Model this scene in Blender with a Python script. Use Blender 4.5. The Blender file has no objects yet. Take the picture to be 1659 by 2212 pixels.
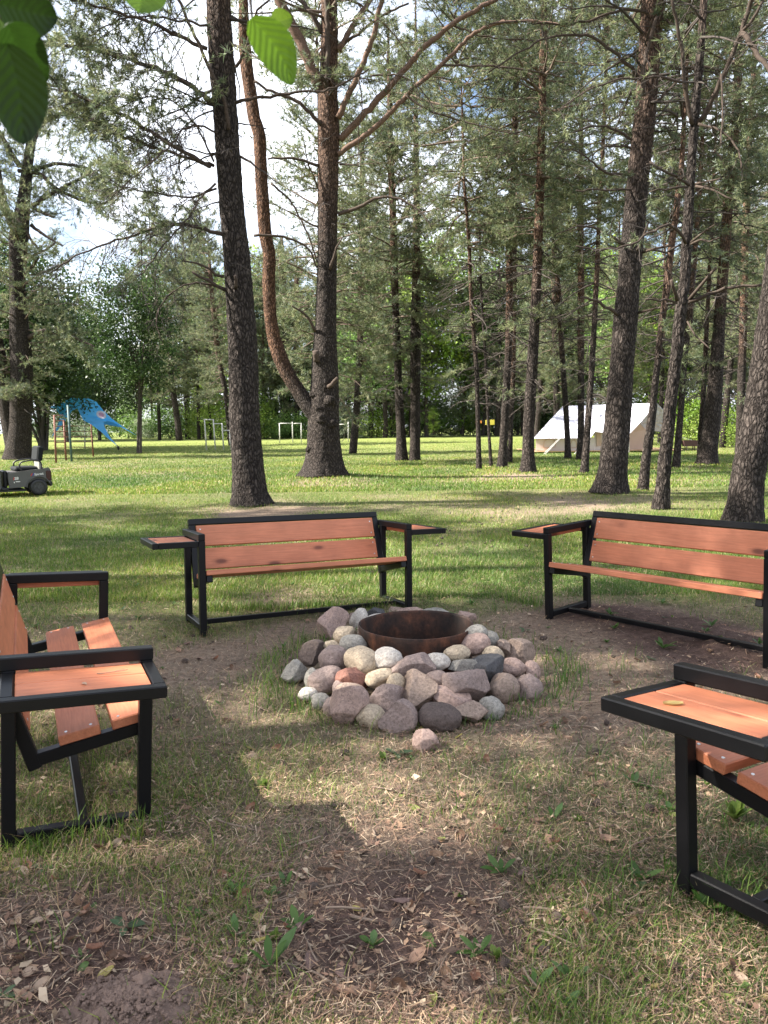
import bpy, math, random
import numpy as np
from mathutils import Matrix, Vector

# ------------------------------------------------------------------ camera, light, exposure
SC = bpy.context.scene
COL = SC.collection
SU = 1.08                                     # metres per survey unit
CAM_H = 1.365 * SU
PITCH, ROLL, FPX = 0.1084, 0.0125, 1673.0     # FPX: focal length for a 1659 x 2212 picture
_c, _s = math.cos(ROLL), math.sin(ROLL)
FWD = np.array([0, math.cos(PITCH), -math.sin(PITCH)])
_u0 = np.array([0, math.sin(PITCH), math.cos(PITCH)])
_r0 = np.array([1.0, 0, 0])
RGT = _c * _r0 - _s * _u0
UPV = _s * _r0 + _c * _u0
CAM = np.array([0, 0, CAM_H])
cd = bpy.data.cameras.new('camera')
cam = bpy.data.objects.new('camera', cd)
COL.objects.link(cam)
cd.sensor_fit = 'VERTICAL'
cd.sensor_height = 24.0
cd.lens = 24.0 * FPX / 2212.0
cd.clip_start = 0.02
cd.clip_end = 2000
cam.matrix_world = Matrix(((RGT[0], UPV[0], -FWD[0], 0), (RGT[1], UPV[1], -FWD[1], 0),
                           (RGT[2], UPV[2], -FWD[2], CAM_H), (0, 0, 0, 1)))
SC.camera = cam
cd.dof.use_dof = True
cd.dof.focus_distance = 5.0
cd.dof.aperture_fstop = 6.5

SUN_DIR = Vector((1.0, 0.06, -0.90)).normalized()     # the way the light travels
sun_el = math.asin(-SUN_DIR.z)
sun_az = math.atan2(-SUN_DIR.x, -SUN_DIR.y)           # clockwise from +Y
sd = bpy.data.lights.new('sun', 'SUN')
sd.energy = 5.0
sd.angle = math.radians(0.53)
sd.color = (1.0, 0.93, 0.82)
sun = bpy.data.objects.new('sun', sd)
COL.objects.link(sun)
sun.rotation_euler = SUN_DIR.to_track_quat('-Z', 'Y').to_euler()

W = bpy.data.worlds.new('World')
SC.world = W
W.use_nodes = True
wt = W.node_tree
for n in list(wt.nodes):
    wt.nodes.remove(n)
wo = wt.nodes.new('ShaderNodeOutputWorld')
bg = wt.nodes.new('ShaderNodeBackground')
sky = wt.nodes.new('ShaderNodeTexSky')
sky.sky_type = 'NISHITA'
sky.sun_disc = False
sky.sun_elevation = sun_el
sky.sun_rotation = sun_az
sky.air_density = 1.0
sky.dust_density = 2.0
sky.ozone_density = 1.0
tc = wt.nodes.new('ShaderNodeTexCoord')
mp = wt.nodes.new('ShaderNodeMapping')
mp.inputs['Scale'].default_value = (1.6, 1.6, 3.2)
nz = wt.nodes.new('ShaderNodeTexNoise')
nz.inputs['Scale'].default_value = 2.1
nz.inputs['Detail'].default_value = 7
nz.inputs['Roughness'].default_value = 0.58
cr = wt.nodes.new('ShaderNodeValToRGB')
cr.color_ramp.elements[0].position = 0.40
cr.color_ramp.elements[1].position = 0.58
mx = wt.nodes.new('ShaderNodeMix')
mx.data_type = 'RGBA'
mx.inputs['B'].default_value = (7.4, 7.7, 8.4, 1)   # sunlit cloud
wt.links.new(tc.outputs['Generated'], mp.inputs['Vector'])
wt.links.new(mp.outputs['Vector'], nz.inputs['Vector'])
wt.links.new(nz.outputs['Fac'], cr.inputs['Fac'])
wt.links.new(cr.outputs['Color'], mx.inputs['Factor'])
wt.links.new(sky.outputs['Color'], mx.inputs['A'])
wt.links.new(mx.outputs['Result'], bg.inputs['Color'])
bg.inputs['Strength'].default_value = 0.065
wt.links.new(bg.outputs['Background'], wo.inputs['Surface'])

SC.view_settings.view_transform = 'Standard'
SC.view_settings.look = 'None'
SC.view_settings.exposure = 2.15
SC.view_settings.gamma = 1.0
SC.render.engine = 'CYCLES'
SC.cycles.max_bounces = 7
SC.cycles.diffuse_bounces = 4
SC.cycles.glossy_bounces = 2
SC.cycles.transmission_bounces = 4
SC.cycles.transparent_max_bounces = 4
SC.cycles.use_denoising = True
SC.cycles.sample_clamp_indirect = 6

# ------------------------------------------------------------------ helpers
RNG = np.random.default_rng(7)
PI = math.pi


def ray(px, py):
    return FWD + RGT * ((px - 829.5) / FPX) + UPV * ((1106 - py) / FPX)


def at(px, py, Y):
    """The point of the sight line through survey point (px, py) that lies Y metres ahead."""
    r = ray(px, py)
    return CAM + r * (Y / r[1])


def terrain(x, y):
    t = np.clip((np.asarray(y, float) - 36) / 40, 0, 1)
    return 0.62 * t * t * (3 - 2 * t)


def ground_at(px, py):
    """Where the sight line through (px, py) meets the ground."""
    r = ray(px, py)
    t = CAM_H / max(-r[2], 1e-4)
    for _ in range(30):
        p = CAM + r * t
        t = (CAM_H - float(terrain(p[0], p[1]))) / max(-r[2], 1e-4)
        t = min(t, 140)
    return CAM + r * t


def m_per_px(p):
    return float(np.dot(np.asarray(p) - CAM, FWD)) / FPX


def _hash(ix, iy, iz, seed):
    h = (ix.astype(np.int64) * 374761393 + iy.astype(np.int64) * 668265263 + iz.astype(np.int64) * 2147483647 + seed * 974711) & 0xffffffff
    h = ((h ^ (h >> 13)) * 1274126177) & 0xffffffff
    h = ((h ^ (h >> 16)) * 2246822519) & 0xffffffff
    return ((h ^ (h >> 15)) & 0xffffff) / float(0xffffff)


def vnoise(x, y, z=0.0, seed=0):
    x, y, z = np.broadcast_arrays(np.asarray(x, float), np.asarray(y, float), np.asarray(z, float))
    ix, iy, iz = np.floor(x).astype(np.int64), np.floor(y).astype(np.int64), np.floor(z).astype(np.int64)
    fx, fy, fz = x - ix, y - iy, z - iz
    fx, fy, fz = fx * fx * (3 - 2 * fx), fy * fy * (3 - 2 * fy), fz * fz * (3 - 2 * fz)
    out = 0
    for a in (0, 1):
        wx = fx if a else 1 - fx
        for b in (0, 1):
            wy = fy if b else 1 - fy
            for c in (0, 1):
                wz = fz if c else 1 - fz
                out = out + wx * wy * wz * _hash(ix + a, iy + b, iz + c, seed)
    return out


def fbm(x, y, z=0.0, seed=0, oct=4):
    s, a, t = 0, 0.5, 0
    for o in range(oct):
        k = 2.03 ** o
        s = s + a * vnoise(np.asarray(x) * k + 13.7 * o, np.asarray(y) * k - 7.1 * o, np.asarray(z) * k + 3.3 * o, seed + o)
        t += a
        a *= 0.5
    return s / t


def unit(v):
    v = np.asarray(v, float)
    return v / np.maximum(np.linalg.norm(v, axis=-1, keepdims=True), 1e-9)


class MB:
    """Collects vertices and faces, builds ONE mesh object."""

    def __init__(self):
        self.v, self.t, self.q, self.c, self.n = [], [], [], [], 0
        self.tm, self.qm = [], []

    def add(self, V, T=None, Q=None, C=None, m=0):
        V = np.asarray(V, float).reshape(-1, 3)
        if T is not None and len(T):
            self.t.append(np.asarray(T, np.int64).reshape(-1, 3) + self.n)
            self.tm.append(np.full(len(self.t[-1]), m))
        if Q is not None and len(Q):
            self.q.append(np.asarray(Q, np.int64).reshape(-1, 4) + self.n)
            self.qm.append(np.full(len(self.q[-1]), m))
        if C is None:
            C = (1, 1, 1)
        C = np.asarray(C, float)
        if C.ndim == 1:
            C = np.broadcast_to(C, (len(V), 3))
        self.c.append(C)
        self.v.append(V)
        self.n += len(V)

    def mesh(self, name, mats, smooth=True):
        me = bpy.data.meshes.new(name)
        V = np.concatenate(self.v) if self.v else np.zeros((0, 3))
        T = np.concatenate(self.t) if self.t else np.zeros((0, 3), np.int64)
        Q = np.concatenate(self.q) if self.q else np.zeros((0, 4), np.int64)
        me.vertices.add(len(V))
        me.vertices.foreach_set('co', V.astype(np.float32).ravel())
        nl = len(T) * 3 + len(Q) * 4
        me.loops.add(nl)
        me.loops.foreach_set('vertex_index', np.concatenate([T.ravel(), Q.ravel()]).astype(np.int32))
        me.polygons.add(len(T) + len(Q))
        st = np.concatenate([np.arange(len(T)) * 3, len(T) * 3 + np.arange(len(Q)) * 4]).astype(np.int32)
        me.polygons.foreach_set('loop_start', st)
        mi = np.concatenate(self.tm + self.qm).astype(np.int32) if (self.tm or self.qm) else np.zeros(0, np.int32)
        me.polygons.foreach_set('material_index', mi)
        me.polygons.foreach_set('use_smooth', np.full(len(T) + len(Q), smooth))
        at_ = me.attributes.new('Col', 'FLOAT_COLOR', 'POINT')
        C = np.concatenate(self.c) if self.c else np.zeros((0, 3))
        at_.data.foreach_set('color', np.concatenate([C, np.ones((len(C), 1))], 1).astype(np.float32).ravel())
        for m in (mats if isinstance(mats, (list, tuple)) else [mats]):
            me.materials.append(m)
        me.update(calc_edges=True)
        me.validate()
        return me

    def build(self, name, mats, parent=None, smooth=True, loc=None):
        o = bpy.data.objects.new(name, self.mesh(name, mats, smooth))
        COL.objects.link(o)
        if parent:
            o.parent = parent
        if loc is not None:
            o.location = loc
        return o

    # -- shapes
    def tube(self, P, R, seg=8, C=None, m=0, cap=True, bark=None):
        P = np.asarray(P, float)
        n = len(P)
        R = np.broadcast_to(np.asarray(R, float), (n,))
        T = unit(np.gradient(P, axis=0))
        ref = np.array([0.31, 0.95, 0.05]) if abs(T[0][2]) > 0.8 else np.array([0, 0, 1.0])
        N = np.zeros((n, 3))
        a = ref - T[0] * np.dot(ref, T[0])
        N[0] = a / np.linalg.norm(a)
        for i in range(1, n):
            a = N[i - 1] - T[i] * np.dot(N[i - 1], T[i])
            N[i] = a / max(np.linalg.norm(a), 1e-9)
        B = np.cross(T, N)
        th = np.linspace(0, 2 * PI, seg, endpoint=False)
        rr = R[:, None] * np.ones(seg)[None]
        if bark is not None:
            rr = bark(rr, th, P, R)
        V = P[:, None] + N[:, None] * (np.cos(th)[None, :, None] * rr[..., None]) + B[:, None] * (np.sin(th)[None, :, None] * rr[..., None])
        i = np.arange(n - 1)[:, None] * seg
        j = np.arange(seg)[None]
        k = (j + 1) % seg
        Q = np.stack([i + j, i + k, i + seg + k, i + seg + j], -1).reshape(-1, 4)
        V = V.reshape(-1, 3)
        Tt = []
        if cap:
            V = np.concatenate([V, P[:1], P[-1:]])
            Tt = [(n * seg, (q + 1) % seg, q) for q in range(seg)] + [(n * seg + 1, (n - 1) * seg + q, (n - 1) * seg + (q + 1) % seg) for q in range(seg)]
        if C is not None:
            C = np.asarray(C, float)
            if C.ndim == 2:
                C = np.repeat(C, seg, axis=0)
                if cap:
                    C = np.concatenate([C, C[:1], C[-1:]])
        self.add(V, Tt, Q, C, m)

    def beam(self, p0, p1, w, h, up=(0, 0, 1), ch=0.004, m=0):
        """A bar of section w (sideways) x h (along up) from p0 to p1 with chamfered edges."""
        p0, p1 = np.asarray(p0, float), np.asarray(p1, float)
        t = unit(p1 - p0)
        u = np.asarray(up, float)
        u = unit(u - t * np.dot(u, t))
        s = np.cross(t, u)
        a, b = w / 2, h / 2
        sec = [(-a, -b + ch), (-a + ch, -b), (a - ch, -b), (a, -b + ch), (a, b - ch), (a - ch, b), (-a + ch, b), (-a, b - ch)]
        k = 1 - ch / max(a, b)
        rings = []
        for p, off, sc in ((p0, 0, 0), (p0, ch, 1), (p1, -ch, 1), (p1, 0, 0)):
            for (x, y) in sec:
                if sc == 0:
                    x, y = math.copysign(max(abs(x) - ch, 0.0005), x), math.copysign(max(abs(y) - ch, 0.0005), y)
                rings.append(p + t * off + s * x + u * y)
        Q = []
        for r in range(3):
            for i in range(8):
                j = (i + 1) % 8
                Q.append((r * 8 + i, r * 8 + j, r * 8 + 8 + j, r * 8 + 8 + i))
        Q += [(0, 7, 6, 1), (1, 6, 5, 2), (2, 5, 4, 3), (24, 25, 30, 31), (25, 26, 29, 30), (26, 27, 28, 29)]
        self.add(rings, None, Q, None, m)

    def box(self, x0, x1, y0, y1, z0, z1, ch=0.004, m=0):
        self.beam((x0, (y0 + y1) / 2, (z0 + z1) / 2), (x1, (y0 + y1) / 2, (z0 + z1) / 2), abs(y1 - y0), abs(z1 - z0), (0, 0, 1), ch, m)

    def disc(self, c, n, r, t=0.003, seg=10, m=0):
        c, n = np.asarray(c, float), unit(n)
        a = np.array([1, 0, 0]) if abs(n[0]) < 0.8 else np.array([0, 1, 0])
        u = unit(np.cross(n, a))
        w = np.cross(n, u)
        th = np.linspace(0, 2 * PI, seg, endpoint=False)
        ringv = u[None] * np.cos(th)[:, None] * r + w[None] * np.sin(th)[:, None] * r
        V = np.concatenate([c + ringv, c + ringv * 0.9 + n * t, [c + n * t]])
        Q = [(i, (i + 1) % seg, seg + (i + 1) % seg, seg + i) for i in range(seg)]
        T = [(2 * seg, seg + i, seg + (i + 1) % seg) for i in range(seg)]
        self.add(V, T, Q, None, m)

    def prism(self, poly, y0, y1, m=0):
        """Polygon in x,z extruded from y0 to y1 (fan caps about the centroid)."""
        P = np.asarray(poly, float)
        n = len(P)
        V = np.concatenate([np.stack([P[:, 0], np.full(n, y0), P[:, 1]], 1), np.stack([P[:, 0], np.full(n, y1), P[:, 1]], 1)])
        c = P.mean(0)
        V = np.concatenate([V, [[c[0], y0, c[1]], [c[0], y1, c[1]]]])
        Q = [(i, (i + 1) % n, n + (i + 1) % n, n + i) for i in range(n)]
        T = [(2 * n, (i + 1) % n, i) for i in range(n)] + [(2 * n + 1, n + i, n + (i + 1) % n) for i in range(n)]
        self.add(V, T, Q, None, m)

    def xform(self, M):
        R = np.array(M)
        self.v = [v @ R[:3, :3].T + R[:3, 3] for v in self.v]


def empty(name, loc=(0, 0, 0), M=None):
    o = bpy.data.objects.new(name, None)
    COL.objects.link(o)
    if M is not None:
        o.matrix_world = M
    else:
        o.location = loc
    return o


def tag(o, label=None, cat=None, group=None, kind=None):
    if label:
        o['label'] = label
    if cat:
        o['category'] = cat
    if group:
        o['group'] = group
    if kind:
        o['kind'] = kind
    return o


def link_copy(o, parent=None):
    c = o.copy()
    COL.objects.link(c)
    if parent:
        c.parent = parent
    return c


# ------------------------------------------------------------------ materials
def new_mat(name):
    m = bpy.data.materials.new(name)
    m.use_nodes = True
    nt = m.node_tree
    for n in list(nt.nodes):
        nt.nodes.remove(n)
    return m, nt, nt.nodes, nt.links


class NT:
    def __init__(self, name):
        self.m, self.t, self.N, self.L = new_mat(name)
        self.out = self.N.new('ShaderNodeOutputMaterial')

    def n(self, t, **kw):
        n = self.N.new(t)
        for k, v in kw.items():
            if k in n.inputs:
                n.inputs[k].default_value = v
            else:
                setattr(n, k, v)
        return n

    def link(self, a, b):
        self.L.new(a, b)

    def coord(self, scale=(1, 1, 1), kind='Object'):
        tc = self.n('ShaderNodeTexCoord')
        mp = self.n('ShaderNodeMapping')
        mp.inputs['Scale'].default_value = scale
        self.link(tc.outputs[kind], mp.inputs['Vector'])
        return mp.outputs['Vector']

    def noise(self, vec, scale, detail=4, rough=0.55, dist=0.0):
        n = self.n('ShaderNodeTexNoise')
        n.inputs['Scale'].default_value = scale
        n.inputs['Detail'].default_value = detail
        n.inputs['Roughness'].default_value = rough
        n.inputs['Distortion'].default_value = dist
        self.link(vec, n.inputs['Vector'])
        return n.outputs['Fac']

    def vor(self, vec, scale, feature='F1', rand=1.0):
        n = self.n('ShaderNodeTexVoronoi')
        n.feature = feature
        n.inputs['Scale'].default_value = scale
        n.inputs['Randomness'].default_value = rand
        self.link(vec, n.inputs['Vector'])
        return n

    def ramp(self, fac, stops):
        r = self.n('ShaderNodeValToRGB')
        e = r.color_ramp.elements
        while len(e) < len(stops):
            e.new(0.5)
        for i, (p, c) in enumerate(stops):
            e[i].position = p
            e[i].color = (*(c if hasattr(c, '__len__') else (c, c, c)), 1)
        self.link(fac, r.inputs['Fac'])
        return r.outputs['Color']

    def mix(self, fac, a, b, blend='MIX'):
        n = self.n('ShaderNodeMix')
        n.data_type = 'RGBA'
        n.blend_type = blend
        for k, v in (('Factor', fac), ('A', a), ('B', b)):
            i = [s for s in n.inputs if s.name == k and (s.type == 'RGBA' or (k == 'Factor' and s.type == 'VALUE'))][0]
            if hasattr(v, 'links') or isinstance(v, bpy.types.NodeSocket):
                self.link(v, i)
            elif k == 'Factor':
                i.default_value = v
            else:
                i.default_value = (*v, 1)
        return [s for s in n.outputs if s.type == 'RGBA'][0]

    def attr(self, name='Col'):
        n = self.n('ShaderNodeAttribute')
        n.attribute_name = name
        return n.outputs['Color']

    def math(self, op, a, b):
        n = self.n('ShaderNodeMath')
        n.operation = op
        for i, v in enumerate((a, b)):
            if isinstance(v, bpy.types.NodeSocket):
                self.link(v, n.inputs[i])
            else:
                n.inputs[i].default_value = v
        return n.outputs[0]

    def bump(self, h, strength=0.5, dist=0.01):
        b = self.n('ShaderNodeBump')
        b.inputs['Strength'].default_value = strength
        b.inputs['Distance'].default_value = dist
        self.link(h, b.inputs['Height'])
        return b.outputs['Normal']

    def principled(self, color, rough=0.8, normal=None, metal=0.0, spec=0.5):
        p = self.n('ShaderNodeBsdfPrincipled')
        for k, v in (('Base Color', color), ('Roughness', rough), ('Metallic', metal)):
            if isinstance(v, bpy.types.NodeSocket):
                self.link(v, p.inputs[k])
            elif k == 'Base Color':
                p.inputs[k].default_value = (*v, 1)
            else:
                p.inputs[k].default_value = v
        p.inputs['Specular IOR Level'].default_value = spec
        if normal is not None:
            self.link(normal, p.inputs['Normal'])
        self.link(p.outputs['BSDF'], self.out.inputs['Surface'])
        return p

    def leafy(self, color, trans=0.35, tcol=None, rough=0.55, normal=None):
        p = self.principled(color, rough, normal, spec=0.3)
        t = self.n('ShaderNodeBsdfTranslucent')
        c2 = color if tcol is None else tcol
        if isinstance(c2, bpy.types.NodeSocket):
            self.link(c2, t.inputs['Color'])
        else:
            t.inputs['Color'].default_value = (*c2, 1)
        ms = self.n('ShaderNodeMixShader')
        ms.inputs[0].default_value = trans
        self.link(p.outputs['BSDF'], ms.inputs[1])
        self.link(t.outputs['BSDF'], ms.inputs[2])
        self.link(ms.outputs[0], self.out.inputs['Surface'])


M = {}


def simple(name, color, rough=0.6, metal=0.0, var=0.15, scale=6.0, bump=0.0, spec=0.5):
    k = NT(name)
    v = k.coord()
    f = k.noise(v, scale, 5)
    c = k.mix(f, tuple(x * (1 - var) for x in color), tuple(min(x * (1 + var), 1) for x in color))
    nm = k.bump(k.noise(v, scale * 6, 4), bump, 0.003) if bump else None
    k.principled(c, rough, nm, metal, spec)
    M[name] = k.m
    return k.m


# attribute coloured plant material
k = NT('grass_blade'); k.leafy(k.attr(), 0.38, None, 0.5); M['grass'] = k.m
k = NT('dry_litter'); k.principled(k.attr(), 0.85, spec=0.2); M['litter'] = k.m
k = NT('pine_needle'); k.leafy(k.attr(), 0.40, None, 0.5); M['needle'] = k.m
k = NT('broad_leaf'); k.leafy(k.attr(), 0.42, None, 0.45); M['leaf'] = k.m

# bark: vertex colour holds the bark's own colour (grey low, orange high)
k = NT('pine_bark')
v = k.coord((1, 1, 0.36))
wv = k.n('ShaderNodeMix'); wv.data_type = 'VECTOR'
nzc = k.n('ShaderNodeTexNoise'); nzc.inputs['Scale'].default_value = 9; nzc.inputs['Detail'].default_value = 3
k.link(v, nzc.inputs['Vector'])
va = k.n('ShaderNodeVectorMath'); va.operation = 'MULTIPLY_ADD'
k.link(nzc.outputs['Color'], va.inputs[0]); va.inputs[1].default_value = (0.12, 0.12, 0.12); k.link(v, va.inputs[2])
e1 = k.vor(va.outputs[0], 20, 'DISTANCE_TO_EDGE').outputs['Distance']
e2 = k.vor(va.outputs[0], 60, 'DISTANCE_TO_EDGE').outputs['Distance']
cell = k.vor(va.outputs[0], 20, 'F1').outputs['Color']
f1 = k.ramp(e1, [(0.02, 0.0), (0.26, 1.0)])
f2 = k.ramp(e2, [(0.0, 0.35), (0.2, 1.0)])
fl = k.noise(v, 60, 5, 0.65)
col = k.attr()
sep = k.n('ShaderNodeSeparateColor'); k.link(cell, sep.inputs[0])
tone = k.ramp(sep.outputs[0], [(0.0, 0.8), (1.0, 1.2)])
col = k.mix(1.0, col, tone, 'MULTIPLY')
col = k.mix(1.0, col, k.ramp(fl, [(0.3, 0.7), (0.7, 1.3)]), 'MULTIPLY')
col = k.mix(f1, k.mix(1.0, col, (0.24, 0.225, 0.22), 'MULTIPLY'), col)
hgt = k.math('ADD', k.math('MULTIPLY', f1, 1.0), k.math('ADD', k.math('MULTIPLY', f2, 0.35), k.math('MULTIPLY', fl, 0.4)))
k.principled(col, 0.9, k.bump(hgt, 1.0, 0.032), spec=0.2)
M['bark'] = k.m

k = NT('branch_bark')
v = k.coord((1, 1, 1))
f = k.noise(v, 30, 4)
k.principled(k.mix(1.0, k.attr(), k.ramp(f, [(0.3, 0.65), (0.7, 1.35)]), 'MULTIPLY'), 0.9, spec=0.2)
M['branch'] = k.m

# ground
k = NT('ground')
v = k.coord()
n1 = k.noise(v, 22, 6, 0.7)
n2 = k.noise(v, 140, 4, 0.7)
n3 = k.noise(v, 3.0, 4)
c = k.mix(1.0, k.attr(), k.ramp(n1, [(0.3, 0.55), (0.7, 1.4)]), 'MULTIPLY')
c = k.mix(1.0, c, k.ramp(n2, [(0.3, 0.6), (0.7, 1.4)]), 'MULTIPLY')
c = k.mix(1.0, c, k.ramp(n3, [(0.3, 0.85), (0.7, 1.15)]), 'MULTIPLY')
k.principled(c, 0.95, k.bump(k.math('ADD', n1, k.math('MULTIPLY', n2, 0.5)), 0.9, 0.02), spec=0.1)
M['ground'] = k.m


def wood(name, axis):
    k = NT(name)
    sc = [26, 26, 26]
    sc[axis] = 1.3
    v = k.coord(tuple(sc))
    oi = k.n('ShaderNodeObjectInfo')
    va = k.n('ShaderNodeVectorMath'); va.operation = 'MULTIPLY_ADD'
    k.link(oi.outputs['Random'], va.inputs[0]); va.inputs[1].default_value = (37, 19, 23); k.link(v, va.inputs[2])
    g = k.noise(va.outputs[0], 1.6, 6, 0.6, 1.2)
    g2 = k.noise(va.outputs[0], 6.0, 3, 0.6)
    s2 = [5.5, 5.5, 5.5]
    s2[axis] = 2.2
    v2 = k.coord(tuple(s2))
    vb = k.n('ShaderNodeVectorMath'); vb.operation = 'MULTIPLY_ADD'
    k.link(oi.outputs['Random'], vb.inputs[0]); vb.inputs[1].default_value = (11, 29, 17); k.link(v2, vb.inputs[2])
    kn = k.vor(vb.outputs[0], 1.15, 'F1')
    knot = k.ramp(kn.outputs['Distance'], [(0.0, 0.0), (0.09, 0.2), (0.15, 0.8), (0.22, 1.0)])
    big = k.noise(k.coord((2, 2, 2)), 1.7, 4)
    c = k.mix(g, (0.35, 0.105, 0.046), (0.60, 0.225, 0.118))
    c = k.mix(1.0, c, k.ramp(g2, [(0.3, 0.86), (0.7, 1.1)]), 'MULTIPLY')
    c = k.mix(1.0, c, k.ramp(big, [(0.3, 0.82), (0.7, 1.12)]), 'MULTIPLY')
    c = k.mix(knot, (0.10, 0.024, 0.012), c)
    k.principled(c, 0.55, k.bump(g, 0.12, 0.002), spec=0.4)
    return k.m


M['wood_x'] = wood('stained_wood_lengthwise', 0)
M['wood_y'] = wood('stained_wood_crosswise', 1)
simple('black_steel', (0.006, 0.006, 0.007), 0.36, 0.0, 0.3, 9, 0.05, 0.22)
simple('zinc', (0.55, 0.55, 0.55), 0.35, 0.9)
k = NT('tent_cloth')
v = k.coord((.6, 1.0, 1.6))
n1 = k.noise(v, 1.1, 4, .6, .8)
k.principled(k.mix(n1, (.50, .495, .57), (.58, .575, .66)), .85, k.bump(n1, 1.0, .5), spec=.2)
M['tent_cloth'] = k.m
simple('tent_wall', (0.60, 0.52, 0.50), 0.9, var=0.06, scale=2)
simple('tent_tan', (0.52, 0.37, 0.29), 0.9, var=0.1, scale=2)
simple('pale_deck', (0.58, 0.38, 0.22), 0.75, var=0.25, scale=3)
simple('white_paint', (0.45, 0.45, 0.42), 0.6)
simple('rope', (0.75, 0.74, 0.70), 0.8)
simple('rust_paint', (0.16, 0.06, 0.04), 0.7, var=0.5, scale=12)
simple('green_paint', (0.05, 0.10, 0.10), 0.6, var=0.3)
k = NT('blue_sail'); k.leafy((0.18, 0.60, 0.97), 0.5, None, 0.6); M['blue_sail'] = k.m
simple('sail_pale', (0.50, 0.52, 0.62), 0.7)
simple('car_paint', (0.09, 0.088, 0.088), 0.4, var=0.08, spec=0.3)
simple('car_black', (0.012, 0.012, 0.014), 0.5)
simple('car_seat', (0.012, 0.014, 0.016), 0.8, spec=0.15)
simple('car_lamp', (0.035, 0.006, 0.006), 0.2)
simple('decal_white', (0.75, 0.75, 0.75), 0.5)
simple('decal_red', (0.45, 0.03, 0.03), 0.5)
simple('decal_blue', (0.05, 0.06, 0.30), 0.5)
simple('brazier_steel', (0.045, 0.018, 0.016), 0.7, var=0.4, scale=10)
simple('yellow_card', (0.72, 0.60, 0.10), 0.6)
simple('orange_card', (0.75, 0.28, 0.05), 0.6)

k = NT('rusty_ring')
v = k.coord()
n1 = k.noise(v, 7, 6, 0.65)
n2 = k.noise(v, 45, 5, 0.7)
v3 = k.coord((14, 14, 1.2))
n3 = k.noise(v3, 1.4, 4)
c = k.ramp(n1, [(0.3, (0.012, 0.009, 0.008)), (0.50, (0.036, 0.017, 0.011)), (0.72, (0.12, 0.043, 0.020))])
c = k.mix(1.0, c, k.ramp(n2, [(0.3, 0.6), (0.7, 1.4)]), 'MULTIPLY')
c = k.mix(1.0, c, k.ramp(n3, [(0.3, 0.6), (0.7, 1.3)]), 'MULTIPLY')
k.principled(c, 0.75, k.bump(n2, 0.35, 0.004), 0.25)
M['rust'] = k.m

STONE_TONE = 1.15
STONE = {'g': (0.225, 0.21, 0.185), 'd': (0.062, 0.061, 0.064), 'k': (0.085, 0.064, 0.056), 'p': (0.275, 0.195, 0.165), 't': (0.34, 0.275, 0.20), 'w': (0.40, 0.365, 0.325),
         'm': (0.205, 0.155, 0.138), 'b': (0.23, 0.172, 0.138), 'r': (0.19, 0.09, 0.068)}


def stone_mat(key):
    col = tuple(x * STONE_TONE for x in STONE[key])
    k = NT('stone_' + key)
    v = k.coord()
    oi = k.n('ShaderNodeObjectInfo')
    va = k.n('ShaderNodeVectorMath'); va.operation = 'MULTIPLY_ADD'
    k.link(oi.outputs['Random'], va.inputs[0]); va.inputs[1].default_value = (31, 47, 13); k.link(v, va.inputs[2])
    v = va.outputs[0]
    n1 = k.noise(v, 9, 5, 0.6, 0.6)
    n2 = k.noise(v, 75, 4, 0.75)
    n3 = k.vor(v, 130, 'F1')
    c = k.mix(n1, tuple(x * 0.62 for x in col), tuple(min(1, x * 1.32) for x in col))
    c = k.mix(1.0, c, k.ramp(n2, [(0.32, 0.70), (0.5, 1.0), (0.68, 1.28)]), 'MULTIPLY')
    sp = k.n('ShaderNodeSeparateColor'); k.link(n3.outputs['Color'], sp.inputs[0])
    c = k.mix(1.0, c, k.ramp(sp.outputs[0], [(0.0, 0.72), (0.25, 0.97), (1.0, 1.10)]), 'MULTIPLY')
    k.principled(c, 0.82, k.bump(k.math('ADD', n1, k.math('MULTIPLY', n2, 0.5)), 0.6, 0.012), spec=0.3)
    return k.m


for key in STONE:
    M['stone_' + key] = stone_mat(key)
simple('soil', (0.17, 0.12, 0.098), 0.95, var=0.35, scale=40, bump=0.8, spec=0.1)
simple('cone_scale', (0.075, 0.052, 0.040), 0.8, var=0.4, scale=60)
simple('stick', (0.21, 0.155, 0.115), 0.9, var=0.35, scale=30)
simple('bark_chip', (0.15, 0.095, 0.08), 0.9, var=0.35, scale=40)

# ------------------------------------------------------------------ the ground
def blob(x, y, cx, cy, r, p=2.0):
    return np.exp(-(((x - cx) ** 2 + (y - cy) ** 2) / (r * r)) ** (p / 2))


PIT = at(898, 1360, 4.62)
PX, PY = float(PIT[0]), 4.62
BARE = []          # bare or needle-covered patches: x, y, radius, strength
for (px, py, r, s) in [(620, 1370, .50, .7), (430, 1420, .45, .5), (880, 1905, .34, .9), (760, 2010, .25, .8), (60, 2090, .30, .9), (200, 2150, .2, .9), (1450, 1370, .55, .9),
                       (1350, 1330, .4, .8), (1600, 1420, .5, .8), (1180, 1340, .35, .7), (1300, 1560, .5, .35), (640, 1290, .5, .3),
                       (1030, 1105, 1.4, .22), (1200, 1120, 1.2, .2), (1290, 1085, 1.0, .4), (600, 1105, .9, .8), (520, 1115, .7, .5), (480, 1250, .5, .3),
                       (1100, 1030, 2.0, .35), (160, 1010, 2.0, .35), (720, 1048, 1.1, .5), (1380, 1090, 1.3, .6),
                       (1250, 1290, .5, .4), (1530, 1040, 2.5, .5), (1150, 1030, 1.2, .4), (940, 2090, .25, .5)]:
    g = ground_at(px, py)
    BARE.append((g[0], g[1], r, s))


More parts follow.
